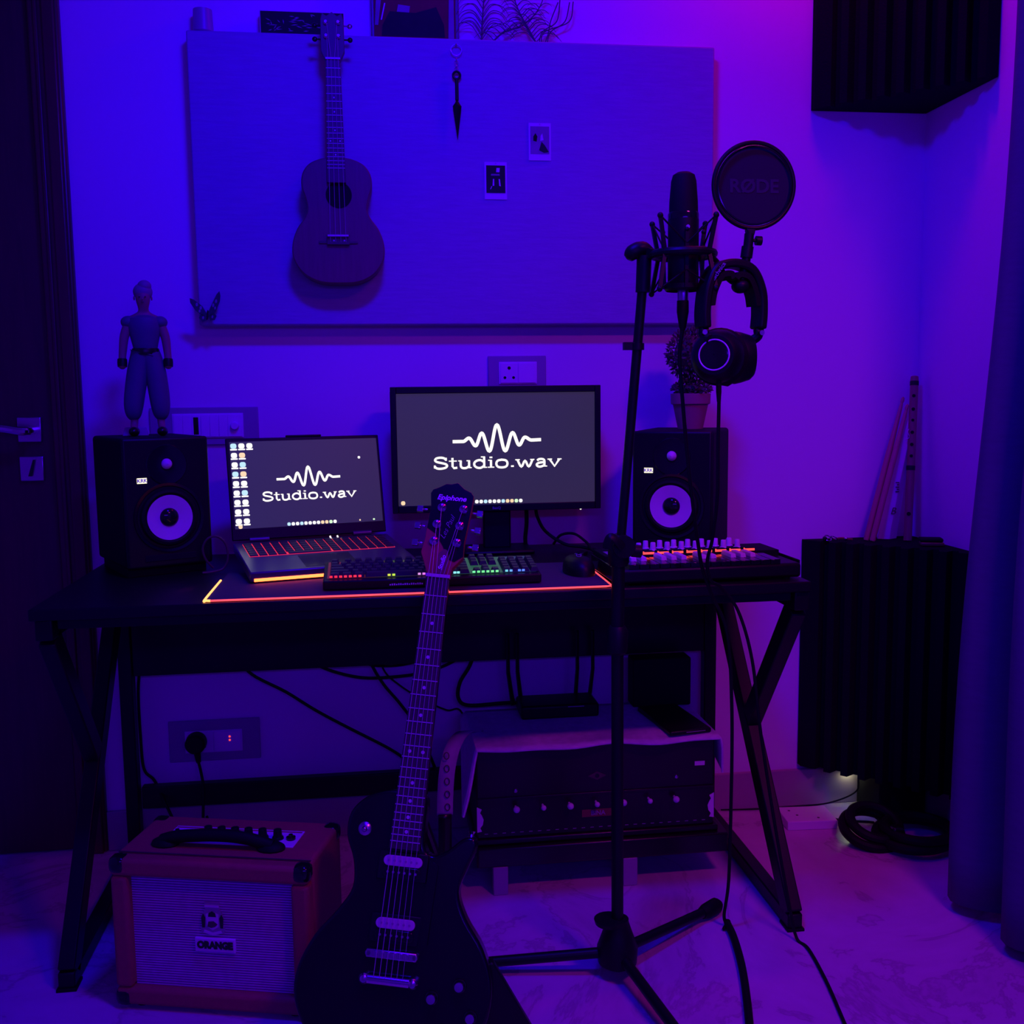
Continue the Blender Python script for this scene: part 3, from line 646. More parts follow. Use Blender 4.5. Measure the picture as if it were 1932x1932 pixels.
for x in [.016+.0094*i for i in range(7)]+[.130, .139, .190, .199, .252, .261, .268]+[.2995+.0094*i for i in range(6)]+[.366, .375, .392, .400]:
    MB().box(x-.0029, x+.0029, .0160, .0170, .0222, .0265).build('legend_glow', 'key_legend', cs, bevel=.0006)
for i in range(16): MB().box(.130+.0042*i, .1328+.0042*i, -.0006, .0004, .0075, .0102+(.001 if i % 3 else 0)).build('front_print', 'gold_print', cs)
ms = thing('computer_mouse', 'small black computer mouse on the mouse pad', 'mouse', (.418, -.478, ZD+.0034), rad(8))
sh = []
for j in range(9):
    t = j/8; z = .036*math.sin(t*PI/2)**.8; k_ = math.cos(t*PI/2)**.55 if j < 8 else .02
    sh.append([(.031*k_*math.cos(a)*(1-.10*math.sin(a)), .058*k_*math.sin(a)+.006*t, z) for a in [2*PI*i/24 for i in range(24)]])
mb = MB().add([p for r_ in sh for p in r_], [(j*24+k_, j*24+(k_+1) % 24, (j+1)*24+(k_+1) % 24, (j+1)*24+k_) for j in range(8) for k_ in range(24)]+[tuple(range(23, -1, -1)), tuple(8*24+k_ for k_ in range(24))])
mb.build('mouse_shell', 'black_plastic', ms, ang=60)
MB().torus((0, -.004, .0375), .0052, .0009, (0, -.3, 1), 20, 6).build('mouse_logo', 'plate_plastic', ms)
MB().cyl((-.003, .040, .026), (.003, .040, .026), .008, 14).build('scroll_wheel', 'rubber', ms)

# ---------------------------------------------------------------- MIDI keyboard
mk = thing('midi_keyboard', 'black mini keyboard controller with white knobs and red lit pads', 'keyboard controller', (.656, -.530, ZD), rad(2))
HW = .196
MB().box(-HW, HW, -.098, .108, .004, .034).build('case', 'black_plastic', mk, bevel=.006)
MB().box(-HW-.003, -HW, -.085, .095, .008, .038).build('end_cheek', 'black_gloss', mk, bevel=.002)
MB().box(HW, HW+.003, -.085, .095, .008, .038).build('end_cheek', 'black_gloss', mk, bevel=.002)
for sx in (-.17, .17):
    for sy in (-.08, .09): MB().cyl((sx, sy, 0), (sx, sy, .005), .008, 12).build('rubber_foot', 'rubber', mk)
MB().box(-HW+.004, HW-.004, .004, .104, .033, .046).build('control_panel', 'black_rough', mk, bevel=.001)
kn = MB().lathe([(.0085, 0), (.0085, .002), (.0062, .003), (.0054, .017), (.0048, .018)], seg=18).mesh('knob', 'knob_white')
for i in range(8):
    obj('knob', kn, mk, (-.112+.0318*i, .084, .0455))
    obj('knob', kn, mk, (-.104+.0318*i, .056, .0455))
    p_ = MB().box(-.0130, .0130, -.010, .010, 0, .0065).build('pad', 'black_rough', mk, (-.096+.0318*i, .0185, .0455), bevel=.0015)
    MB().box(-.0118, .0118, -.0112, -.0100, .0004, .0050).build('pad_light', 'midi_red', p_, bevel=.0005)
    MB().box(-.0128, -.0106, -.0112, -.0100, .0004, .0066).build('pad_light', 'midi_red', p_)
for i in range(2): MB().box(-.182+.018*i, -.170+.018*i, .010, .060, .046, .0470).build('touch_strip', 'plate_plastic', mk)
ww = .0213
wk = MB().box(-ww/2+.0005, ww/2-.0005, 0, .096, 0, .010).mesh('natural_key', 'black_gloss')
bk = MB().taper((0, .028), (.0064, .028), (.0052, .026), 0, .0085).mesh('sharp_key', 'knob_white')
for i in range(15): obj('natural_key', wk, mk, (-.168+ww*(i+.5), -.096, .033), bevel=.001)
for i in range(15):
    if i % 7 in (0, 1, 3, 4, 5) and i < 14: obj('sharp_key', bk, mk, (-.168+ww*(i+1), -.055, .0420), bevel=.001)

# ---------------------------------------------------------------- figurine on the speaker
fg = thing('figurine', 'standing figurine in blue grey clothes on top of a speaker', 'figurine', (-.503, -.215, ZD+.3003), rad(8))
def skin(name, m, verts, edges, radii, root=0):
    me = bpy.data.meshes.new(name); me.from_pydata(verts, edges, []); me.materials.append(M[m])
    o = obj(name, me, fg)
    o.modifiers.new('skin', 'SKIN').use_smooth_shade = True
    for i, r in enumerate(radii): me.skin_vertices[0].data[i].radius = (r, r) if not isinstance(r, tuple) else r; me.skin_vertices[0].data[i].use_root = (i == root)
    o.modifiers.new('sub', 'SUBSURF').levels = 2; o.modifiers['sub'].render_levels = 2
    return o
bv = [(0, 0, .160), (0, 0, .200), (0, 0, .238), (0, 0, .256), (0, -.003, .270), (0, -.004, .286), (0, -.003, .300),
      (-.030, 0, .238), (-.041, -.002, .205), (-.046, -.004, .165), (-.047, -.010, .138), (.030, 0, .238), (.041, 0, .205), (.044, -.003, .165), (.044, -.009, .138),
      (-.017, 0, .145), (-.024, -.002, .080), (-.030, 0, .024), (-.030, -.020, .008), (.017, 0, .145), (.022, 0, .080), (.024, 0, .024), (.028, -.022, .008)]
be = [(0, 1), (1, 2), (2, 3), (3, 4), (4, 5), (5, 6), (2, 7), (7, 8), (8, 9), (9, 10), (2, 11), (11, 12), (12, 13), (13, 14), (0, 15), (15, 16), (16, 17), (17, 18), (0, 19), (19, 20), (20, 21), (21, 22)]
br_ = [.018, .021, .019, .0085, .0125, .0175, .012, .0115, .0100, .0080, .0085, .0115, .0100, .0080, .0085, .012, .010, .008, .008, .012, .010, .008, .008]
skin('figure_body', 'doll_skin', bv, be, br_)
tv = [(0, 0, .196), (-.017, 0, .138), (-.025, 0, .095), (-.031, 0, .055), (-.030, 0, .030), (.017, 0, .138), (.022, 0, .095), (.025, 0, .055), (.024, 0, .030)]
skin('trousers', 'doll_cloth', tv, [(0, 1), (1, 2), (2, 3), (3, 4), (0, 5), (5, 6), (6, 7), (7, 8)], [.024, .024, .023, .022, .012, .024, .023, .022, .012])
MB().lathe([(.022, .176), (.0245, .190), (.0300, .215), (.0330, .234), (.0290, .244), (.0160, .250), (.0090, .251)], seg=28).build('tunic', 'doll_cloth', fg).scale = (1.05, .80, 1)
for sx in (-1, 1): MB().ball((sx*.031, 0, .236), .0155, 14, 10, (1, 1, .85)).build('sleeve', 'doll_cloth', fg)
MB().lathe([(.0265, 0), (.0285, .007), (.0265, .014)], (0, 0, .168), seg=24).build('sash', 'harm_wood', fg).scale = (1, .9, 1)
MB().ball((0, .0045, .2985), .0195, 18, 12, (1, 1.02, .95)).ball((.004, .000, .310), .014, 14, 10, (1, 1, .9)).build('hair', 'doll_hair', fg)
for sx in (-1, 1):
    MB().ball((sx*.0058, -.0198, .2865), .0017, 8, 6).build('eye', 'black_gloss', fg)
    MB().ball((sx*.0172, -.002, .285), .0040, 8, 6, (.5, .8, 1.2)).build('ear', 'doll_skin', fg)
MB().ball((0, -.0212, .282), .0020, 8, 6).build('nose', 'doll_skin', fg)
MB().box(-.003, .003, -.0185, -.0165, .2755, .2765).build('mouth', 'harm_wood', fg)
fg.scale = (1.06, 1.06, 1.06)
for x, z in ((-.0465, .152), (.044, .152)): MB().lathe([(.0095, -.008), (.0100, 0), (.0095, .008)], (x, -.007, z), (0, .2, 1), 16).build('wristband', 'black_plastic', fg)
for x in (-.030, .026): MB().ball((x, -.010, .010), .014, 12, 8, (.8, 1.5, .75)).build('shoe', 'harm_wood', fg)
MB().taper((-.030, .022), (.026, .008), (.021, .006), 0, .018).build('support_stone', 'plate_plastic', fg, bevel=.001)

# ---------------------------------------------------------------- topiary
tp = thing('potted_topiary', 'small ball topiary in a clay pot on a speaker', 'potted plant', (.752, -.190, ZD+.2953))
MB().lathe([(.030, 0), (.042, .058), (.047, .060), (.048, .084), (.043, .085), (.041, .066), (.002, .066)], seg=32).build('pot', 'clay', tp)
MB().tube(spline([(0, 0, .066), (.002, 0, .10), (0, 0, .20)], 5), .0045, 8).build('trunk', 'twig', tp)
def foliage(name, c, r, n, sq, parent):
    mb = MB()
    for i in range(n):
        a = random.uniform(0, 2*PI); cz = random.uniform(-1, 1); q = math.sqrt(1-cz*cz)
        d_ = Vector((q*math.cos(a), q*math.sin(a), cz)); p_ = Vector(c)+Vector((d_.x, d_.y, d_.z*sq))*r*random.uniform(.72, 1.0)
        u = (d_+Vector((random.uniform(-.9, .9), random.uniform(-.9, .9), random.uniform(-.5, .9)))).normalized(); s_ = u.orthogonal().normalized(); l = random.uniform(.010, .015); w_ = l*.28; nn = u.cross(s_)
        mb.add([p_, p_+u*l*.5+s_*w_+nn*w_*.3, p_+u*l, p_+u*l*.5-s_*w_+nn*w_*.3], [(0, 1, 2), (0, 2, 3)])
    mb.ball(c, r*.72, 16, 10, (1, 1, sq))
    o = mb.build(name, 'leaf', parent, smooth=False); o['kind'] = 'stuff'
foliage('leaf_ball', (0, 0, .178), .056, 900, 1.12, tp)
foliage('leaf_skirt', (.002, 0, .094), .044, 420, .45, tp)
# ---------------------------------------------------------------- microphone stand
st = thing('microphone_stand', 'black tripod microphone boom stand in front of the desk', 'microphone stand', (.440, -.746, 0))
MB().lathe([(.020, .018), (.038, .030), (.040, .060), (.030, .088), (.022, .112), (.022, .118), (.014, .119)], seg=28).build('tripod_hub', 'black_plastic', st)
MB().lathe([(.016, 0), (.028, .002), (.030, .010), (.016, .012)], (-.016, 0, .108), seg=20).build('hub_collar', 'black_plastic', st)
for tip in ((-.335, .055), (.262, .196), (.075, -.330)):
    d_ = Vector((tip[0], tip[1], 0)).normalized(); e = Vector((tip[0], tip[1], .017))
    lg = MB().tube([d_*.024+Vector((0, 0, .048)), e], .0105, 12).build('leg', 'steel_black', st)
    MB().tube([e-d_*.045+Vector((0, 0, .004)), e-d_*.03+Vector((0, 0, .003)), e+d_*.008+Vector((0, 0, .002)), e+d_*.020], [.012, .016, .017, .010], 12).build('rubber_foot', 'rubber', lg)
MB().cyl((0, 0, .05), (0, 0, .66), .0118, 16).build('lower_tube', 'steel_black', st)
MB().lathe([(.0125, 0), (.019, .006), (.020, .045), (.0145, .055)], (0, 0, .645), seg=20).build('height_clutch', 'black_plastic', st)
MB().cyl((0, 0, .69), (.002, 0, .835), .0125, 16).build('upper_tube', 'steel_black', st)
sw = MB().lathe([(.017, 0), (.020, .006), (.020, .050), (.015, .058)], (.002, 0, .815), seg=20).cyl((.008, -.024, .853), (.008, .022, .853), .021, 20).build('boom_swivel', 'black_plastic', st)
MB().tube(spline([(.004, -.026, .853), (-.008, -.030, .866), (-.020, -.030, .873), (-.026, -.030, .862), (-.027, -.030, .852)], 5), [.009]*21, 10, flat=.5).build('swivel_handle', 'black_plastic', sw)
MB().cyl((.028, 0, .842), (.045, 0, .840), .012, 14).build('swivel_knob', 'black_plastic', sw)
B0, B1 = Vector((.006, .002, .850)), Vector((.042, -.024, 1.345))
MB().tube([B0, B1], .0088, 14).build('boom_arm', 'steel_black', st)
cl = B0.lerp(B1, .745)
MB().cyl(cl-Vector((0, 0, .006)), cl+Vector((0, 0, .006)), .0125, 16).box(cl.x-.026, cl.x, cl.y-.006, cl.y+.006, cl.z-.006, cl.z+.008).build('cable_clip', 'black_plastic', st)
MB().cyl(B1-Vector((.001, 0, .030)), B1+Vector((.001, -.001, .034)), .0135, 16).build('boom_end', 'black_plastic', st)
MB().tube(spline([(.016, -.024, 1.372), (.022, -.024, 1.384), (.040, -.024, 1.391), (.055, -.026, 1.384)], 5), [.006, .009, .012, .013, .014, .015, .015, .015, .015, .014, .014, .013, .012, .011, .010, .009], 12).build('mount_knob', 'black_plastic', st)

# ---------------------------------------------------------------- condenser microphone and shock mount
mc = thing('condenser_microphone', 'black large condenser microphone held upright in its cradle', 'microphone', (.546, -.80, 1.318))
MB().lathe([(.0255, .130), (.0250, .150), (.0222, .185), (.0190, .196), (.012, .2005), (.001, .2015)], seg=32).build('grille', 'black_rough', mc)
MB().lathe([(.0272, .120), (.0275, .128), (.0262, .132)], seg=32, cap=False).build('collar', 'black_gloss', mc)
MB().lathe([(.018, 0), (.026, .006), (.0272, .012), (.0272, .121)], seg=32).build('barrel', 'black_plastic', mc)
MB().cyl((.0, -.0278, .104), (0, -.0268, .104), .0035, 14).build('gold_dot', 'nickel', mc)
sm = thing('shock_mount', 'black spider shock mount around the condenser microphone', 'shock mount', (.546, -.80, 1.318))
MB().torus((0, 0, .060), .053, .0075, (0, 0, 1), 40, 10).build('middle_ring', 'black_plastic', sm)
MB().lathe([(.030, -.004), (.033, 0), (.033, .008), (.0285, .009)], seg=32, cap=False).build('base_cup', 'black_plastic', sm)
for k_ in range(4):
    a = rad(38+90*k_); c_, s_ = math.cos(a), math.sin(a)
    up = (c_*.068, s_*.068, .120); dn = (c_*.069, s_*.069, -.004); md = (c_*.054, s_*.054, .060)
    MB().bar(up, md, .0065, .0065).bar(md, dn, .0065, .0065).ball(up, .0055, 8, 6).ball(dn, .0055, 8, 6).build('outer_arm', 'black_plastic', sm)
    a2 = a+rad(45); p0 = (math.cos(a2)*.033, math.sin(a2)*.033, .0); p1 = (math.cos(a2)*.036, math.sin(a2)*.036, .098)
    MB().bar(p0, p1, .006, .005).ball(p1, .0045, 8, 6).build('inner_prong', 'black_plastic', sm)
    for q in (-1, 1):
        b_ = a+q*rad(45); hz = (math.cos(b_)*.0365, math.sin(b_)*.0365, .075); lz = (math.cos(b_)*.035, math.sin(b_)*.035, .030)
        MB().cyl(up, hz, .0016, 6).build('elastic_cord', 'rubber', sm)
        MB().cyl(dn, lz, .0016, 6).build('elastic_cord', 'rubber', sm)
MB().bar((-.050, .012, .062), (-.056, .022, .066), .016, .014, (0, 0, 1)).build('mount_arm', 'black_plastic', sm)
xl = thing('xlr_plug', 'black cable plug on the underside of the microphone', 'plug', (.546, -.80, 1.3175))
MB().lathe([(.0100, 0), (.0100, -.022), (.0095, -.024)], seg=20).build('metal_shell', 'nickel', xl)
MB().lathe([(.0105, -.020), (.0108, -.040), (.0065, -.066), (.0045, -.072)], seg=20).build('boot', 'rubber', xl)

# ---------------------------------------------------------------- pop filter
pf = thing('pop_filter', 'round black fabric pop filter on a short stem', 'pop filter', (.645, -.83, 1.326))
PC = (.018, 0, .166)
MB().torus(PC, .0725, .0040, (0, 1, 0), 56, 10).build('hoop', 'black_plastic', pf)
MB().torus((PC[0], -.005, PC[2]), .0665, .0018, (0, 1, 0), 56, 6).build('inner_hoop', 'black_gloss', pf)
ds = MB().lathe([(.068, 0), (.068, .0012)], (PC[0], .0006, PC[2]), (0, -1, 0), 56).build('mesh_disc', 'pop_mesh', pf)
text('logo_letters', 'RØDE', .032, 'pop_print', ds, (PC[0]+.0, -.0009, PC[2]-.002), offset=.0009, sx=1.05)
MB().prism([(.004, .092), (.021, .092), (.018, .080), (.007, .080)], -.007, .007).build('hoop_bracket', 'black_plastic', pf, bevel=.002)
MB().tube([(.011, 0, .084), (.009, 0, .062)], .0085, 14).build('stem_socket', 'black_plastic', pf)
kb_ = MB().cyl((.016, 0, .073), (.024, 0, .0725), .003, 10).cyl((.023, 0, .0725), (.033, 0, .072), .0082, 16).build('thumb_screw', 'black_plastic', pf)
MB().tube(spline([(.009, 0, .066), (.006, 0, .040), (.002, 0, .020), (-.002, 0, .0)], 5), .0078, 12).build('gooseneck', 'black_plastic', pf)
MB().cyl((.0085, 0, .062), (.006, 0, .043), .0105, 16).build('stem_sleeve', 'black_plastic', pf)
MB().ball((-.004, 0, -.006), .016, 14, 10, (1, 1, .8)).build('stem_clamp', 'black_plastic', pf)
MB().tube(spline([(-.004, .010, -.004), (-.022, .018, .010), (-.040, .016, .036), (-.058, .004, .047)], 5), .0045, 10).build('clamp_arm', 'black_plastic', pf)

# ---------------------------------------------------------------- headphones
hp = thing('headphones', 'black closed headphones hanging from the pop filter stem', 'headphones', (.624, -.83, 1.146))
arch = [(-.0545, -.014, .100), (-.0560, -.014, .130), (-.0500, -.012, .172), (-.033, -.006, .203), (0, 0, .2125), (.034, .006, .203), (.054, .012, .168), (.0580, .014, .130), (.0560, .014, .100)]
def band(pts, w_, th, n=6):
    sp = spline(pts, n); vs = []; c_ = Vector((0, 0, .12))
    for i, p_ in enumerate(sp):
        t = (sp[min(i+1, len(sp)-1)]-sp[max(i-1, 0)]).normalized(); o_ = (p_-c_); o_ = (o_-o_.dot(t)*t).normalized(); s_ = t.cross(o_)
        vs += [p_+s_*w_/2+o_*th/2, p_-s_*w_/2+o_*th/2, p_-s_*w_/2-o_*th/2, p_+s_*w_/2-o_*th/2]
    fs = [(4*i+k_, 4*i+(k_+1) % 4, 4*i+4+(k_+1) % 4, 4*i+4+k_) for i in range(len(sp)-1) for k_ in range(4)]+[(0, 1, 2, 3), tuple(4*(len(sp)-1)+k_ for k_ in (3, 2, 1, 0))]
    return MB().add(vs, fs)
band(arch, .036, .015).build('headband', 'black_plastic', hp, bevel=.004)
band([(-.045, -.011, .140), (-.040, -.010, .165), (-.026, -.005, .190), (-.008, -.001, .194), (-.003, 0, .186)], .032, .010).build('headband_pad', 'rubber', hp, bevel=.004)
band([(.003, 0, .186), (.010, .001, .193), (.028, .005, .188), (.042, .010, .162), (.047, .012, .140)], .032, .010).build('headband_pad', 'rubber', hp, bevel=.004)
text('headband_print', 'audio-technica', .0105, 'plate_plastic', hp, (-.0395, -.0265, .185), (rad(75), rad(-56), rad(-12)), offset=.0001)
for sx, e, cc, ax in ((-1, (-.054, -.014, .100), (-.030, -.018, .052), (-.50, -.86, .05)), (1, (.056, .014, .100), (.022, .020, .050), (.80, -.10, .0))):
    ax = Vector(ax).normalized(); cc = Vector(cc)
    yk = MB().tube(spline([e, (e[0]*1.0, e[1], .088), (cc.x+ax.x*.012+sx*.012, cc.y+ax.y*.02, .080)], 5), [.0085]*11, 10).cyl((e[0]-.006*sx, e[1]-.008, .095), (e[0]+.006*sx, e[1]-.008, .095), .006, 12).build('yoke', 'black_plastic', hp)
    MB().cyl((e[0]+.002*sx, e[1]-.013, .093), (e[0]+.002*sx, e[1]-.016, .093), .0045, 14).build('pivot_screw', 'nickel', yk)
    cp = MB().lathe([(.034, .026), (.040, .020), (.045, .004), (.047, -.006), (.046, -.010)], cc, ax, 36).build('ear_cup', 'black_plastic', hp)
    MB().lathe([(.046, -.010), (.051, -.018), (.049, -.030), (.040, -.034), (.026, -.030)], cc, ax, 32).build('ear_cushion', 'rubber', hp)
    MB().torus(cc+ax*.0262, .0262, .0014, ax, 40, 6).build('silver_ring', 'white_plastic', cp)
    MB().lathe([(.025, .0262), (.020, .0272), (.001, .0274)], cc, ax, 32, False).build('cup_badge', 'black_gloss', cp)
MB().lathe([(.0048, 0), (.0048, .020), (.0034, .038)], (-.030, -.028, .010), (.02, 0, -1), 12).build('cable_entry', 'rubber', hp)

cable('microphone_cable', [(.546, -.80, 1.247), (.541, -.80, 1.20), (.547, -.80, 1.12), (.560, -.79, 1.02), (.574, -.78, .93), (.590, -.76, .86), (.610, -.73, .80), (.640, -.70, .74), (.675, -.69, .66), (.690, -.68, .50), (.698, -.66, .30), (.706, -.63, .12), (.706, -.605, .030), (.712, -.60, .006), (.70, -.62, .006)], .0036, 'thin black cable hanging from the microphone plug down to the floor')
cable('headphone_cable', [(.595, -.858, 1.120), (.597, -.850, 1.04), (.601, -.838, .95), (.602, -.81, .87), (.606, -.77, .82), (.630, -.72, .775), (.665, -.678, .752), (.705, -.668, .700), (.735, -.668, .60), (.758, -.66, .45), (.792, -.66, .25), (.822, -.67, .08), (.836, -.68, .008), (.845, -.72, .0045), (.83, -.84, .0045), (.80, -1.0, .0045), (.78, -1.15, .0045)], .0034, 'long black cable hanging from the headphones and running over the floor')
t = thing('sleeved_cable', 'thick black sleeved cable lying on the floor beside the desk leg', 'cable', (.718, -.60, 0))
MB().tube(spline([(-.004, -.005, .0085), (-.010, -.06, .0085), (-.030, -.16, .0085), (-.060, -.27, .0085), (-.10, -.40, .0085)], 8), .0078, 12).build('sleeve', 'rubber', t)
MB().torus((-.003, .001, .0085), .0055, .0022, (.1, 1, 0), 18, 6).build('sleeve_mouth', 'black_gloss', t)
# ---------------------------------------------------------------- guitar amplifier
am = thing('guitar_amplifier', 'orange covered combo guitar amplifier on the floor', 'amplifier', (-.302, -.668, 0), rad(-15))
AW, AD, AH = .190, .100, .295
for sx in (-1, 1):
    for sy in (-1, 1): MB().cyl((sx*.15, sy*.07, 0), (sx*.15, sy*.07, .009), .014, 16).build('rubber_foot', 'rubber', am)
def frame_box(mb, x0, x1, z0, z1, b, y0, y1):
    return mb.box(x0, x1, y0, y1, z0, z0+b).box(x0, x1, y0, y1, z1-b, z1).box(x0, x0+b, y0, y1, z0+b, z1-b).box(x1-b, x1, y0, y1, z0+b, z1-b)
MB().box(-AW, AW, -AD+.030, AD, .009, AH).build('cabinet', 'orange_tolex', am, bevel=.008, seg=3)
frame_box(MB(), -AW, AW, .009, AH, .034, -AD, -AD+.032).build('front_frame', 'orange_tolex', am, bevel=.008, seg=3)
MB().box(-AW+.004, AW-.004, -AD+.031, -AD+.034, AH-.0005, AH+.0006).build('top_piping', 'uke_dark', am)
gr = MB().box(-AW+.033, AW-.033, -AD+.018, -AD+.031, .042, AH-.033).build('grille_cloth', 'amp_grille', am)
mb = MB()
nz = 44
for i in range(nz):
    z = .044+(AH-.079)*i/nz; mb.box(-AW+.034, AW-.034, -AD+.0168, -AD+.0182, z, z+.0024)
o = mb.build('grille_weave', 'weave', gr, smooth=False); o['kind'] = 'stuff'
cm = MB().add([(0, 0, 0)], []); 
for sx in (-1, 1):
    for sy in (-1, 1):
        for z, sz in ((AH, -1), (.009, 1)):
            c_ = MB()
            e = .003; x = sx*(AW+e); y = sy*(AD+e); zz = z-sz*e; L_ = .034
            c_.box(min(x, x-sx*L_), max(x, x-sx*L_), min(y, y-sy*L_), max(y, y-sy*L_), min(zz, zz+sz*L_), max(zz, zz+sz*L_))
            c_.build('corner_protector', 'black_gloss', am, bevel=.012, seg=3)
# top control panel and handle
pn = MB().box(-.125, .135, -.020, .050, AH-.001, AH+.002).build('control_panel', 'white_plastic', am, bevel=.001)
MB().box(-.122, .132, .040, .044, AH+.002, AH+.0026).build('panel_stripe', 'orange_tolex', pn)
MB().box(-.100, -.060, -.005, .012, AH+.002, AH+.0026).build('panel_print', 'paper', pn)
for i, x in enumerate((-.045, -.018, .009, .036, .064, .094)):
    kk = MB().lathe([(.0115, 0), (.0105, .004), (.0085, .005), (.0075, .018), (.006, .019)], (x, .012, AH+.002), seg=18).build('knob', 'black_plastic', pn)
for x in (-.108, .120): MB().lathe([(.009, 0), (.009, .005), (.004, .006), (.004, .010)], (x, .012, AH+.002), seg=16).build('jack_socket', 'black_gloss', pn)
hl = MB().tube(spline([(-.118, -.030, AH+.008), (-.085, -.033, AH+.018), (-.02, -.034, AH+.024), (.045, -.034, AH+.022), (.100, -.032, AH+.008)], 6), [.012]*25, 12, flat=1.0).build('handle', 'rubber', am)
for x in (-.112, .096): MB().ball((x, -.030, AH+.003), .020, 14, 8, (1.4, 1, .6)).build('handle_end', 'rubber', hl)
# badge and crest
bg = MB().box(-.0390, .0390, -AD+.012, -AD+.017, 0, .027).build('name_badge', 'white_plastic', am, (.004, 0, .118), bevel=.001)
MB().box(-.0365, .0365, -AD+.0113, -AD+.0121, .0025, .0245).build('badge_face', 'paper', bg)
text('badge_letters', 'ORANGE', .0180, 'black_gloss', bg, (0, -AD+.0109, .0135), offset=.0014, sx=.92)
ct = MB().prism([(-.012, .002), (0, -.003), (.012, .002), (.017, -.001), (.019, .006), (.015, .012), (.016, .028), (.012, .036), (.010, .040), (.012, .048), (-.012, .048), (-.010, .040), (-.012, .036), (-.016, .028), (-.015, .012), (-.019, .006), (-.017, -.001)], -AD+.0145, -AD+.017).build('crest', 'plate_plastic', am, (.0, 0, .155)); ct.scale = (1.25, 1, 1.2)
MB().prism([(0, .004), (.009, .010), (.010, .030), (0, .034), (-.010, .030), (-.009, .010)], -AD+.0135, -AD+.0145).build('crest_shield', 'paper', ct)
MB().prism([(-.006, .026), (.006, .026), (.005, .032), (0, .035), (-.005, .032)], -AD+.0128, -AD+.0135).build('crest_tree', 'black_gloss', ct)
MB().box(-.011, .011, -AD+.0130, -AD+.0145, .041, .045).build('crest_bar', 'paper', ct)
MB().prism([(-.014, .000), (0, -.004), (.014, .000), (.013, .004), (0, .000), (-.013, .004)], -AD+.0130, -AD+.0145).build('crest_ribbon', 'paper', ct)
for x in (-.014, .014): MB().prism([(x-.002, .008), (x+.002, .008), (x+.003, .024), (x, .030), (x-.003, .024)], -AD+.0133, -AD+.0145).build('crest_figure', 'black_gloss', ct)
MB().prism([(-.008, .010), (-.002, .008), (.004, .010), (.008, .014), (.002, .019), (-.006, .018)], -AD+.0128, -AD+.0135).build('crest_mark', 'uke_dark', ct)

# ---------------------------------------------------------------- electric guitar
O_ = Vector((.003, -.92, .182)); A_ = Vector((.105, .22, .613)).normalized(); U0 = Vector((math.cos(rad(10)), -math.sin(rad(10)), 0)); U_ = (U0-U0.dot(A_)*A_).normalized(); Y_ = A_.cross(U_)
gt = thing('electric_guitar', 'black single cutaway electric guitar leaning in front of the desk', 'guitar')
bo = O_-A_*.175
gt.matrix_world = Matrix(((U_.x, Y_.x, A_.x, bo.x), (U_.y, Y_.y, A_.y, bo.y), (U_.z, Y_.z, A_.z, bo.z), (0, 0, 0, 1)))
Bv = .175
out = [(0, -.175), (-.075, -.170), (-.130, -.140), (-.160, -.090), (-.162, -.040), (-.140, .015), (-.105, .062), (-.085, .100), (-.090, .145), (-.107, .185), (-.105, .225), (-.080, .254), (-.045, .268), (-.022, .270), (.024, .268), (.030, .215), (.034, .178), (.050, .166), (.075, .178), (.100, .200), (.120, .202), (.124, .184), (.112, .150), (.102, .110), (.120, .068), (.155, .022), (.176, -.035), (.172, -.095), (.142, -.143), (.080, -.170)]
pts = [(p.x, p.y+Bv) for p in spline([(a, b, 0) for a, b in out], 4, True)]
MB().prism(pts, 0, .048).build('body', 'guitar_black', gt, bevel=.006, seg=3)
MB().prism([(-.027, .172+Bv), (.027, .172+Bv), (.0212, .660+Bv), (-.0212, .660+Bv)], -.014, -.007).build('fretboard', 'rosewood', gt, bevel=.0008)
MB().prism([(-.0265, .190+Bv), (.0265, .190+Bv), (.0208, .660+Bv), (-.0208, .660+Bv)], -.007, .016).build('neck', 'guitar_black', gt, bevel=.006)
MB().box(-.0225, .0225, -.0165, -.007, .658+Bv, .664+Bv).build('nut', 'bone', gt)
SLN = .660
for i in range(1, 23):
    v_ = SLN*2**(-i/12)
    if v_ < .176: break
    hw = .0212+(.660-v_)/.488*.0058
    MB().box(-hw+.0004, hw-.0004, -.0153, -.0138, v_-.0008+Bv, v_+.0008+Bv).build('fret', 'fret_bright', gt)
for i in (3, 5, 7, 9, 12, 15, 17, 19, 21):
    v_ = SLN*(2**(-i/12)+2**(-(i-1)/12))/2
    for x in ((-.012, .012) if i == 12 else (0,)): MB().cyl((x, -.0145, v_+Bv), (x, -.0139, v_+Bv), .0032, 12).build('fret_dot', 'pearl', gt)
# headstock tilts back
hz0 = .662+Bv
hd = thing('headstock', None, None); del_keys = None
hd.parent = gt; hd.location = (0, -.007, hz0); hd.rotation_euler = (rad(-9), 0, 0)
for k_ in ('label', 'category'):
    if k_ in hd: del hd[k_]
wood = [(-.0215, 0), (.0215, 0), (.024, .018), (.041, .040), (.040, .070), (.045, .140), (.046, .168), (.040, .176), (.026, .182), (.012, .194), (.000, .190), (-.010, .190), (-.022, .182), (-.034, .176), (-.038, .168), (-.034, .140), (-.036, .070), (-.040, .045), (-.030, .022)]
face = [(.000, .060), (.012, .035), (.026, .030), (.041, .042), (.0395, .070), (.0445, .140), (.0455, .167), (.040, .1745), (.026, .1805), (.012, .1925), (.000, .1885), (-.010, .1885), (-.022, .1805), (-.034, .1745), (-.0375, .167), (-.0335, .140), (-.0345, .095), (-.018, .085)]
headm = MB().prism(wood, 0, .016).build('headstock', 'mahogany', gt, (0, -.007, hz0), (rad(-9), 0, 0), bevel=.001)
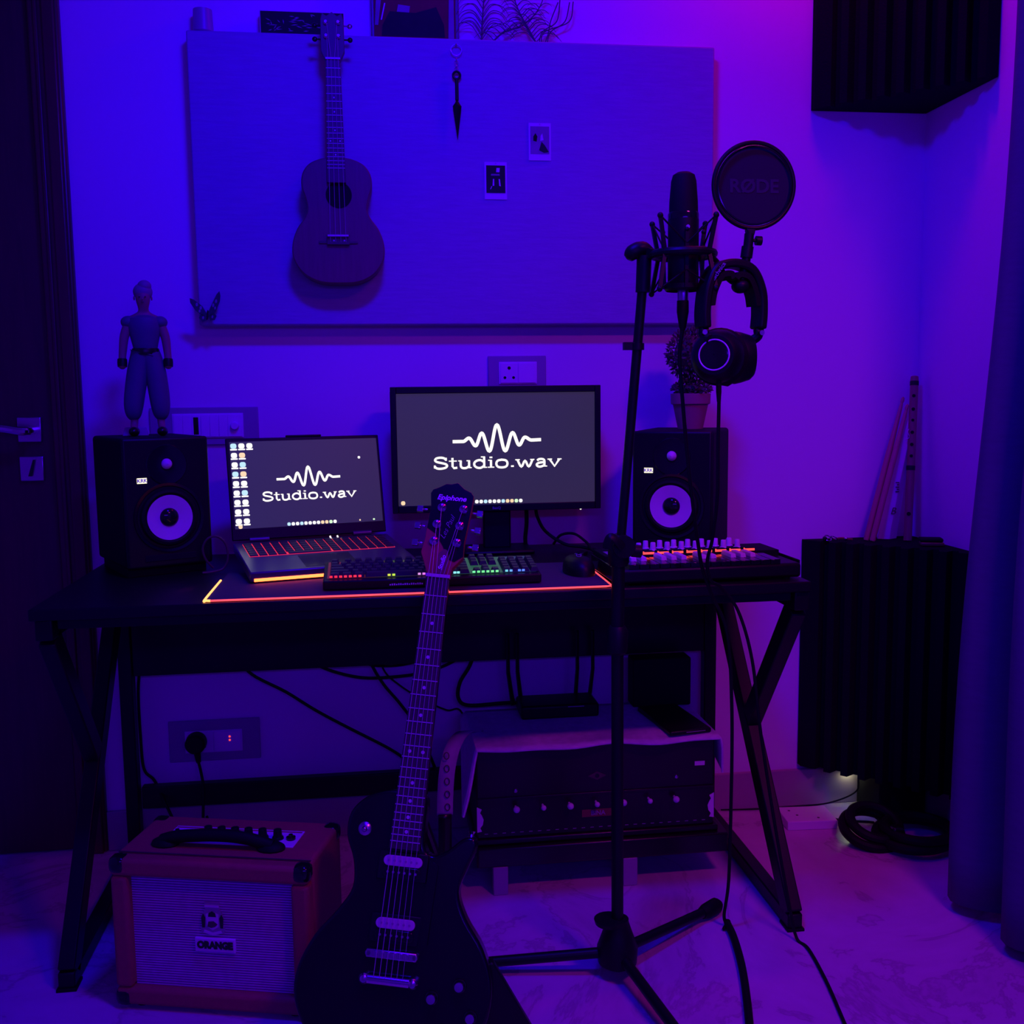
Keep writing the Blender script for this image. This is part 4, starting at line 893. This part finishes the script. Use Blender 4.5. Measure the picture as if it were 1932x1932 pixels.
bpy.data.objects.remove(hd)
MB().prism(face, -.0012, 0).build('black_face', 'guitar_black', headm)
text('maker_letters', 'Epiphone', .0150, 'gold_print', headm, (.004, -.0016, .1595), shear=.25, offset=.0004, sx=1.0)
text('signature_letters', 'Les Paul', .0150, 'plate_plastic', headm, (.004, -.0016, .098), (PI/2, rad(-72), 0), shear=.45, offset=-.0002)
tc_ = MB().prism([(-.008, .004), (.013, .004), (.014, .040), (.010, .052), (.004, .054), (-.004, .046)], -.0022, 0).build('truss_cover', 'harm_plate', headm, bevel=.0004)
text('cover_letters', 'Studio', .0115, 'gold_print', tc_, (.0035, -.0026, .026), (PI/2, rad(-82), 0), shear=.25, offset=.0003)
posts = [(-.018, .068), (-.017, .103), (-.012, .138), (.026, .068), (.027, .103), (.030, .138)]
for i, (x, z) in enumerate(posts):
    MB().lathe([(.0085, 0), (.0085, .0025), (.006, .004), (.0045, .005), (.0045, .011), (.001, .012)], (x, -.001, z), (0, -1, 0), 20).build('tuning_post', 'chrome', headm)
    sx = -1 if i < 3 else 1; ex = (-.040 if sx < 0 else .046)
    MB().cyl((ex, .010, z-.002), (ex+sx*.010, .010, z-.002), .0022, 8).box(min(ex+sx*.009, ex+sx*.021), max(ex+sx*.009, ex+sx*.021), .006, .014, z-.008, z+.004).build('tuning_key', 'chrome', headm, bevel=.0025)
def pickup(z):
    s_ = MB().box(-.044, .044, -.006, .0005, z-.024, z+.024).build('pickup_ring', 'black_plastic', gt, bevel=.002)
    for dz, m_ in ((.009, 'cream'), (-.010, 'black_gloss')):
        pl = [(sx*.0255+.0088*math.cos(a), z+dz+.0088*math.sin(a)) for sx, a0 in ((1, -90), (-1, 90)) for a in [rad(a0+t*18) for t in range(11)]]
        MB().prism(pl, -.0115, -.006).build('pickup_coil', m_, s_, bevel=.001)
    for i in range(6):
        MB().cyl((-.0245+.0098*i, -.0122, z+.009), (-.0245+.0098*i, -.0113, z+.009), .0022, 10).build('pole_piece', 'plate_plastic', s_)
        MB().cyl((-.0245+.0098*i, -.0122, z-.010), (-.0245+.0098*i, -.0113, z-.010), .0022, 10).build('pole_screw', 'nickel', s_)
pickup(.143+Bv); pickup(.040+Bv)
bd_ = MB().box(-.044, .044, -.014, -.004, -.008+Bv, .006+Bv).cyl((-.040, -.014, -.001+Bv), (-.040, 0, -.001+Bv), .006, 14).cyl((.040, -.014, -.001+Bv), (.040, 0, -.001+Bv), .006, 14).build('bridge', 'nickel', gt, bevel=.002)
for i in range(6): MB().box(-.030+.0108*i, -.0235+.0108*i, -.0165, -.014, -.006+Bv, .004+Bv).build('saddle', 'nickel', bd_, bevel=.0008)
tl = MB().tube([(-.036, -.011, -.042+Bv), (.036, -.011, -.042+Bv)], .0085, 16).build('stop_tailpiece', 'chrome', gt)
for x in (-.042, .042): MB().lathe([(.009, 0), (.009, .014), (.006, .018), (.001, .019)], (x, 0, -.042+Bv), (0, -1, 0), 18).build('tailpiece_stud', 'chrome', tl)
for i in range(6):
    xb, xn = -.0250+.0100*i, -.0175+.0070*i; px, pz = posts[i if i < 3 else 8-i]; 
    hp_ = Vector((px, -.010, pz)); c9, s9 = math.cos(rad(-9)), math.sin(rad(-9)); hw_ = Vector((px, -.007+hp_.y*c9-hp_.z*s9, hz0+hp_.y*s9+hp_.z*c9))
    MB().tube([(xb, -.018, -.038+Bv), (xb, -.0175, -.002+Bv), (xn, -.0172, .661+Bv), hw_], [.00065-.00006*i]*4, 5).build('string', 'string', gt)
for x, z in ((.076, -.062), (.121, -.038), (.100, -.112), (.145, -.085)):
    MB().lathe([(.0125, 0), (.0115, .004), (.0095, .005), (.0085, .015), (.001, .016)], (x, 0, z+Bv), (0, -1, 0), 22).build('control_knob', 'black_gloss', gt)
    MB().lathe([(.0080, .0150), (.0075, .0168), (.001, .017)], (x, 0, z+Bv), (0, -1, 0), 18).build('knob_cap', 'nickel', gt)
tg = MB().lathe([(.012, 0), (.010, .002), (.004, .004), (.003, .012)], (-.076, 0, .199+Bv), (0, -1, 0), 18).ball((-.074, -.016, .199+Bv), .0048, 10, 8).build('pickup_switch', 'nickel', gt)
MB().prism([(.040, .000+Bv), (.058, .02+Bv), (.062, .15+Bv), (.046, .158+Bv)], -.006, -.004).build('pickguard', 'guitar_black', gt)
for x, z in ((.112, .204), (0, -.177)): MB().lathe([(.006, 0), (.004, .004), (.007, .009)], (x, .024, z+Bv), (0, 0, 1 if z > 0 else -.3), 12).build('strap_button', 'chrome', gt) if z > 0 else None

# guitar stand
gs = thing('guitar_stand', 'black folding guitar stand behind the electric guitar', 'guitar stand', (.06, -.80, 0))
MB().tube([(0, .070, .36), (.130, -.112, .010)], .009, 10).build('leg', 'steel_black', gs)
MB().tube([(0, .070, .36), (-.185, -.112, .010)], .009, 10).build('leg', 'steel_black', gs)
MB().tube([(0, .080, .36), (.02, .24, .010)], .009, 10).build('leg', 'steel_black', gs)
MB().prism([(.075, .012), (.190, .012), (.118, .150), (.110, .150)], -.122, -.102).build('side_bracket', 'steel_black', gs, bevel=.003)
MB().ball((0, .075, .36), .022, 14, 8).build('leg_joint', 'black_plastic', gs)
# ---------------------------------------------------------------- harmonium on its bench, with cloth
bn = thing('low_bench', 'low dark bench with pale legs carrying the harmonium', 'bench', (.49, -.24, 0))
MB().box(-.29, .30, -.150, .150, .066, .112).build('bench_top', 'harm_wood', bn, bevel=.004)
for x in (-.237, .065):
    for y in (-.138, .11): MB().box(x-.017, x+.017, y-.014, y+.014, 0, .067).build('leg', 'plate_plastic', bn, bevel=.002)
hm = thing('harmonium', 'dark wooden harmonium with round chrome stop knobs', 'harmonium', (.482, -.235, .1125))
MB().box(-.280, .280, -.132, .135, .012, .224).build('case', 'harm_wood', hm, bevel=.004)
MB().box(-.288, .288, -.140, .140, 0, .014).build('base_moulding', 'harm_wood', hm, bevel=.003)
MB().box(-.278, .278, -.136, -.132, .104, .110).build('front_moulding', 'harm_wood', hm, bevel=.001)
for i in range(26): MB().box(-.262+.0205*i, -.254+.0205*i, -.1325, -.1318, .024, .0255).build('inlay_dash', 'plate_plastic', hm)
for i in range(7):
    x = -.190+.0622*i; r = .0078 if i % 2 == 0 else .0062
    MB().cyl((x, -.132, .086), (x, -.146, .086), .003, 10).ball((x, -.150, .086), r, 16, 10).build('stop_knob', 'knob_gloss', hm)
for x, z in ((-.190, .124), (.188, .134)): MB().lathe([(.005, 0), (.004, .003), (.001, .004)], (x, -.132, z), (0, -1, 0), 14).build('lid_screw', 'nickel', hm)
MB().prism([(0, .138), (.021, .148), (0, .158), (-.021, .148)], -.1335, -.132).build('diamond_emblem', 'uke_dark', hm)
MB().cyl((0, -.1342, .148), (0, -.1335, .148), .005, 16).build('emblem_centre', 'black_gloss', hm)
np_ = MB().box(-.036, .036, -.1335, -.132, .050, .068).build('name_plate', 'harm_plate', hm, bevel=.0006)
text('name_letters', 'BINA', .0150, 'plate_plastic', np_, (.002, -.1339, .059), offset=.0003)
MB().box(.232, .256, -.1330, -.132, .158, .168).build('paper_label', 'paper', hm)
for sx in (-1, 1):
    MB().prism([(sx*.279, .030), (sx*.268, .032), (sx*.272, .040), (sx*.266, .048), (sx*.264, .060), (sx*.268, .070), (sx*.272, .076), (sx*.268, .084), (sx*.279, .090)], -.1335, -.132).build('corner_plate', 'white_plastic', hm)
def cloth():
    NX, NY = 60, 14; vs = []
    for j in range(NY+1):
        v_ = j/NY; y = -.388+.285*v_
        for i in range(NX+1):
            u_ = i/NX*.93; s0 = .150*(1-.9*v_); s1 = .085*(1-.9*v_)
            if i < 12: k_ = (12-i)/12; x = .204-.012*math.sin(k_*1.4)-.022*k_*k_*(1-v_); z = .3425-s0*k_**1.25
            elif i > 52: k_ = (i-52)/8; x = .766+.010*math.sin(k_*1.4); z = .3425-s1*k_**1.3
            else: k_ = (i-12)/40; x = .204+.562*k_; z = .3425
            f_ = max(0, 1-v_*6); z -= f_*.0028*(1+math.sin(i*.30+1))*(1 if 12 <= i <= 52 else .3)
            yy = y-(.006*f_*math.sin(i*.5))
            vs.append((x, yy, z))
    fs = [(j*(NX+1)+i, j*(NX+1)+i+1, (j+1)*(NX+1)+i+1, (j+1)*(NX+1)+i) for j in range(NY) for i in range(NX)]
    t = thing('cover_cloth', 'pale patterned cloth draped over the top of the harmonium', 'cloth', (0, 0, 0))
    o = MB().add(vs, fs).build('sheet', 'lace_cloth', t, ang=70); s_ = o.modifiers.new('solid', 'SOLIDIFY'); s_.thickness = .0035; s_.offset = 1
    e = [vs[i] for i in range(NX+1)]
    MB().tube([(a, b-.001, c) for a, b, c in e], .0030, 6).build('hem', 'lace_cloth', t)
cloth()
rt = thing('wifi_router', 'black router with four antennas on the harmonium cloth', 'router', (.425, -.165, .3465))
MB().box(-.095, .098, -.040, .060, 0, .034).build('router_body', 'black_plastic', rt, bevel=.006)
MB().box(.02, .06, -.041, -.040, .028, .030).build('front_stripe', 'plate_plastic', rt)
for x in (-.112, -.088, .066, .106):
    an = MB().cyl((x*.9, .062, .012), (x*.9, .074, .018), .006, 10).build('antenna_joint', 'black_plastic', rt)
    MB().tube([(x*.9, .072, .006), (x, .074, .09), (x, .074, .19)], [.0075, .0065, .0055], 10, flat=.6).build('antenna', 'black_plastic', rt)
tag(MB().box(.622, .772, -.150, -.092, .3465, .470).build('equipment_box', 'black_rough', bevel=.004), 'plain black box standing at the rear of the harmonium', 'box')
t = thing('flat_case', 'flat black case lying on the harmonium cloth before the box', 'case', (.690, -.272, .3465), rad(8))
MB().box(-.052, .052, -.100, .100, 0, .012).build('case_shell', 'black_plastic', t, bevel=.004)
MB().box(-.012, .036, -.1005, -.0995, .006, .0075).build('case_edge_trim', 'plate_plastic', t)
# strap hanging from under the cloth beside the harmonium
stp = thing('patterned_strap', 'pale patterned strap hanging down beside the harmonium', 'strap', (.15, -.37, 0))
def strip(name, pts, w_, m_):
    sp = spline(pts, 6); vs = []
    for p_ in sp: vs += [p_+Vector((-w_/2, 0, 0)), p_+Vector((w_/2, 0, 0))]
    o = MB().add(vs, [(2*i, 2*i+1, 2*i+3, 2*i+2) for i in range(len(sp)-1)]).build(name, m_, stp, ang=80)
    s_ = o.modifiers.new('solid', 'SOLIDIFY'); s_.thickness = .003
    return o
bb = strip('strap_band', [(.062, .10, .350), (.030, .06, .362), (.004, .02, .345), (-.012, 0, .300), (-.018, 0, .240), (-.020, 0, .190)], .036, 'band_cloth')
for z in (.33, .30, .27, .24, .21): MB().torus((-.014, -.003, z), .008, .0012, (0, 1, 0), 16, 5, .7).build('printed_oval', 'uke_dark', bb)
strip('leather_end', [(-.020, .001, .192), (-.021, .001, .120), (-.022, .002, .045), (-.022, .002, .004)], .030, 'harm_wood')

# ---------------------------------------------------------------- cables under and behind the desk
def W(*p): return [Vector(q) for q in p]
cable('power_cable', W((-.36, -.026, .52), (-.335, -.026, .452), (-.245, -.026, .395), (-.175, -.026, .345), (-.10, -.026, .298), (.01, -.026, .232), (.06, -.024, .19), (.10, -.026, .14), (.10, -.027, .02), (.10, -.03, .004)), .0040, 'black cable falling in a long slant below the desk behind the guitar')
cable('sagging_cable', W((-.20, -.028, .52), (-.165, -.026, .462), (-.07, -.024, .425), (.02, -.024, .420), (.12, -.026, .432), (.20, -.028, .47), (.21, -.03, .53)), .0042, 'black cable sagging in one wide loop under the desk panel')
cable('looped_cable', W((-.08, -.020, .53), (-.05, -.018, .463), (.0, -.018, .448), (.07, -.018, .452), (.12, -.02, .475), (.13, -.02, .53)), .0030, 'thin black cable making a shallow loop close under the desk panel')
cable('hanging_cable', W((-.045, -.034, .53), (-.03, -.034, .462), (0.0, -.034, .405), (.045, -.032, .345), (.09, -.03, .27), (.15, -.028, .10), (.16, -.03, .005)), .0040, 'black cable dropping steeply behind the guitar neck')
cable('thin_cable', W((-.02, -.012, .53), (.0, -.012, .44), (.04, -.012, .395), (.10, -.02, .355), (.16, -.022, .325), (.20, -.02, .315), (.24, -.02, .18), (.24, -.022, .003)), .0024, 'thin black wire running behind the guitar to the harmonium')
cable('router_cable', W((.24, -.030, .53), (.225, -.032, .452), (.195, -.034, .40), (.190, -.04, .36), (.215, -.055, .345), (.30, -.07, .351), (.34, -.09, .356)), .0050, 'thick black cable curving down to the router')
cable('amplifier_power_cord', W((-.466, -.034, .232), (-.455, -.060, .205), (-.448, -.080, .175), (-.446, -.11, .13), (-.435, -.20, .06), (-.40, -.40, .045), (-.385, -.49, .05), (-.36, -.525, .08)), .0036, 'black power cord from the round plug to the orange amplifier')
cable('branch_cord', W((-.437, -.115, .118), (-.420, -.17, .085), (-.395, -.30, .03), (-.37, -.42, .006), (-.33, -.46, .005), (-.22, -.47, .005)), .0034, 'black cord branching off toward the floor behind the amplifier')
cable('corner_cable', W((-.585, -.040, .52), (-.598, -.030, .455), (-.604, -.024, .40), (-.605, -.02, .30), (-.600, -.024, .215), (-.575, -.030, .185), (-.545, -.075, .15), (-.51, -.12, .10), (-.46, -.20, .03), (-.42, -.30, .006), (-.40, -.40, .005)), .0038, 'black cable running down the rear desk post behind the amplifier')
cable('earbud_loop', W((-.368, -.285, ZD+.008), (-.382, -.295, ZD+.030), (-.386, -.300, ZD+.055), (-.374, -.302, ZD+.076), (-.354, -.300, ZD+.080), (-.337, -.296, ZD+.062), (-.334, -.296, ZD+.030), (-.345, -.300, ZD+.008), (-.365, -.315, ZD+.004), (-.385, -.325, ZD+.004)), .0026, 'thin cable loop standing beside the laptop and the speaker', m='uke_dark')
cable('monitor_cable', W((.33, -.084, .875), (.360, -.083, .870), (.385, -.083, .86), (.392, -.086, .83), (.41, -.10, .795), (.45, -.14, ZD+.016), (.49, -.16, ZD+.010), (.52, -.20, ZD+.006)), .0042, 'black cable curving from behind the monitor to the desk top')
cable('monitor_power_cable', W((.365, -.076, .876), (.366, -.078, .82), (.362, -.08, .78), (.36, -.08, ZD+.004), (.34, -.06, ZD+.004)), .0052, 'black cable dropping straight down behind the monitor')
cable('desk_cable', W((.43, -.10, ZD+.010), (.445, -.12, ZD+.035), (.475, -.14, ZD+.040), (.50, -.17, ZD+.022), (.51, -.21, ZD+.006), (.55, -.26, ZD+.0035), (.60, -.34, ZD+.0035), (.66, -.39, ZD+.0035)), .0034, 'black cable lying over the desk behind the mouse')
t = thing('usb_plug', 'small plug with shiny metal tips lying behind the mouse', 'plug', (.475, -.23, ZD), rad(-30))
MB().box(-.010, .010, -.012, .018, .0, .010).build('plug_body', 'rubber', t, bevel=.002)
for x in (-.006, .006): MB().box(x-.003, x+.003, -.026, -.012, .002, .008).build('metal_tip', 'chrome', t, bevel=.0008)

# ---------------------------------------------------------------- things on the floor in the corner
jb = thing('junction_box', 'small pale plastic power box on the floor by the desk leg', 'power box', (1.10, -.118, 0), rad(-4))
MB().box(-.066, .066, -.050, .046, 0, .024).build('box_shell', 'box_white', jb, bevel=.002)
for x, y in ((-.040, .02), (-.028, -.010), (.022, -.030)): MB().cyl((x, y, .0235), (x, y, .0245), .0035, 10).build('screw_hole', 'uke_dark', jb)
cl_ = thing('coiled_cable', 'thick black cable coiled on the floor below the corner trap', 'cable coil', (1.265, -.265, 0))
for cx, cy, r, z, tx, ty in [(-.045, .022, .070, .020, .10, -.25), (-.040, .018, .060, .040, .14, -.30), (.050, -.012, .088, .016, -.02, .02), (.056, -.020, .078, .034, .02, .03)]:
    MB().torus((cx, cy, z+.006), r, .0125, (tx, ty, 1), 44, 10, 1.15).build('cable_turn', 'rubber', cl_)
MB().box(-.030, .000, -.060, -.030, .004, .062).build('cable_tie', 'black_gloss', cl_, bevel=.006)
cable('box_cord', W((1.164, -.130, .010), (1.20, -.140, .006), (1.25, -.160, .008), (1.26, -.175, .012)), .0036, 'short black cord from the pale power box to the cable coil')
cable('skirting_wire', W((.90, -.020, .006), (1.00, -.028, .005), (1.10, -.030, .006), (1.20, -.035, .012), (1.27, -.05, .045), (1.275, -.055, .09)), .0022, 'thin wire along the skirting up to the foam trap')
# objects on top of the lower trap
ZT = .118+.622
fl = thing('bamboo_flute', 'dark bamboo flute standing upright in the corner on the foam trap', 'flute', (1.374, -.092, ZT+.001))
FD = Vector((.033, .052, .425)); FU = FD.normalized()
MB().lathe([(.0105, 0), (.0105, .41), (.0110, .418), (.0095, .432), (.006, .434)], (0, 0, 0), FU, 20).build('tube', 'bamboo', fl)
for h_ in (.185, .408): MB().lathe([(.0110, 0), (.0112, .002), (.0112, .010), (.0110, .012)], FU*h_, FU, 20, False).build('thread_binding', 'thread', fl)
vd = Vector((-1.35, -2.5, 0)).normalized(); vd = (vd-vd.dot(FU)*FU).normalized()
for h_, r in ((.070, .0052), (.222, .0042), (.252, .0046), (.284, .0045), (.316, .0038), (.345, .0044), (.380, .0044)):
    p_ = FU*h_+vd*.0095
    MB().cyl(p_, p_+vd*.0018, r, 14).build('finger_hole', 'hole_black', fl)
for k_, (bx, by, tx, tz) in enumerate([(1.272, -.066, .113, .375), (1.2805, -.083, .108, .356)]):
    D_ = Vector((tx, .040, tz)); U2 = D_.normalized(); L_ = D_.length
    ds_ = thing('drumstick', 'wooden drumstick leaning on the flute, %s' % ('the longer one behind' if k_ == 0 else 'the shorter one in front'), 'drumstick', (bx, by, ZT+.001), group='drumsticks beside the flute')
    MB().lathe([(.0062, 0), (.0078, .004), (.0078, L_*.62), (.0045, L_*.93), (.0032, L_*.955)], (0, 0, 0), U2, 16).build('shaft', 'stick_wood', ds_)
    MB().lathe([(.0032, L_*.955), (.0048, L_*.97), (.0042, L_*.99), (.001, L_)], (0, 0, 0), U2, 14).build('tip', 'stick_wood', ds_)
po = thing('flute_pouch', 'pale cloth flute pouch with printed letters standing behind the flute', 'pouch', (1.352, -.046, ZT+.001))
MB().add([(a, b, c) for c, hw, th, ox in ((0, .026, .016, -.012), (.03, .027, .017, -.010), (.15, .022, .014, .012), (.27, .015, .010, .038), (.33, .006, .005, .050)) for a, b in ((ox-hw, -th*.2), (ox, -th), (ox+hw, -th*.2), (ox+hw, th*.2), (ox, th*.6), (ox-hw, th*.2))], [(6*i+k_, 6*i+(k_+1) % 6, 6*i+6+(k_+1) % 6, 6*i+6+k_) for i in range(4) for k_ in range(6)]+[(5, 4, 3, 2, 1, 0), (24, 25, 26, 27, 28, 29)]).build('pouch_body', 'pouch_cloth', po, bevel=.003)
text('pouch_letter', 'B', .026, 'uke_dark', po, (-.006, -.0172, .075), (rad(86), rad(0), rad(-8)), shear=.3)
for i in range(5): MB().box(.000+.004*(i % 2), .010, -.0160, -.0152, .125+.006*i, .128+.006*i).build('pouch_print', 'uke_dark', po)
MB().tube(spline([(.046, -.006, .300), (.030, -.014, .285), (.034, -.016, .27), (.022, -.016, .262)], 5), .0012, 5).build('drawstring', 'pouch_cloth', po)
kt = thing('key_bunch', 'small bunch of keys and metal rings on the foam trap', 'keys', (1.195, -.045, ZT+.001))
MB().torus((-.020, 0, .006), .010, .0014, (.2, -.6, .7), 18, 6).torus((-.004, -.004, .007), .009, .0013, (.5, .2, .8), 18, 6).build('key_ring', 'chrome', kt)
MB().ball((-.030, -.004, .006), .006, 10, 8).build('charm', 'black_gloss', kt)
MB().tube(spline([(.004, 0, .004), (.016, -.006, .006), (.030, -.012, .004), (.042, -.016, .003)], 4), .0028, 6).build('cord_charm', 'harm_plate', kt)
MB().ball((.024, -.014, .005), .005, 10, 8).build('bead', 'chrome', kt)
bx_ = thing('small_case', 'small dark folded case on the edge of the foam trap', 'case', (1.388, -.185, ZT+.001), rad(-20))
MB().box(-.028, .028, -.018, .018, 0, .010).build('case_bottom', 'harm_plate', bx_, bevel=.003)
MB().box(-.030, .026, -.016, .020, .010, .020).build('case_lid', 'black_rough', bx_, bevel=.004)

ad = thing('added_glow_box', 'small white box with a pale light, added unseen under the foam trap', 'added light', (1.262, -.0125, .100))  # unseen source, added to throw the pale patch on the floor
MB().box(-.016, .016, -.026, 0, -.010, .0165).build('glow_box_body', 'white_plastic', ad, bevel=.003)
MB().box(-.010, .010, -.020, -.004, -.0112, -.0100).build('glow_face', 'added_glow', ad, bevel=.001)
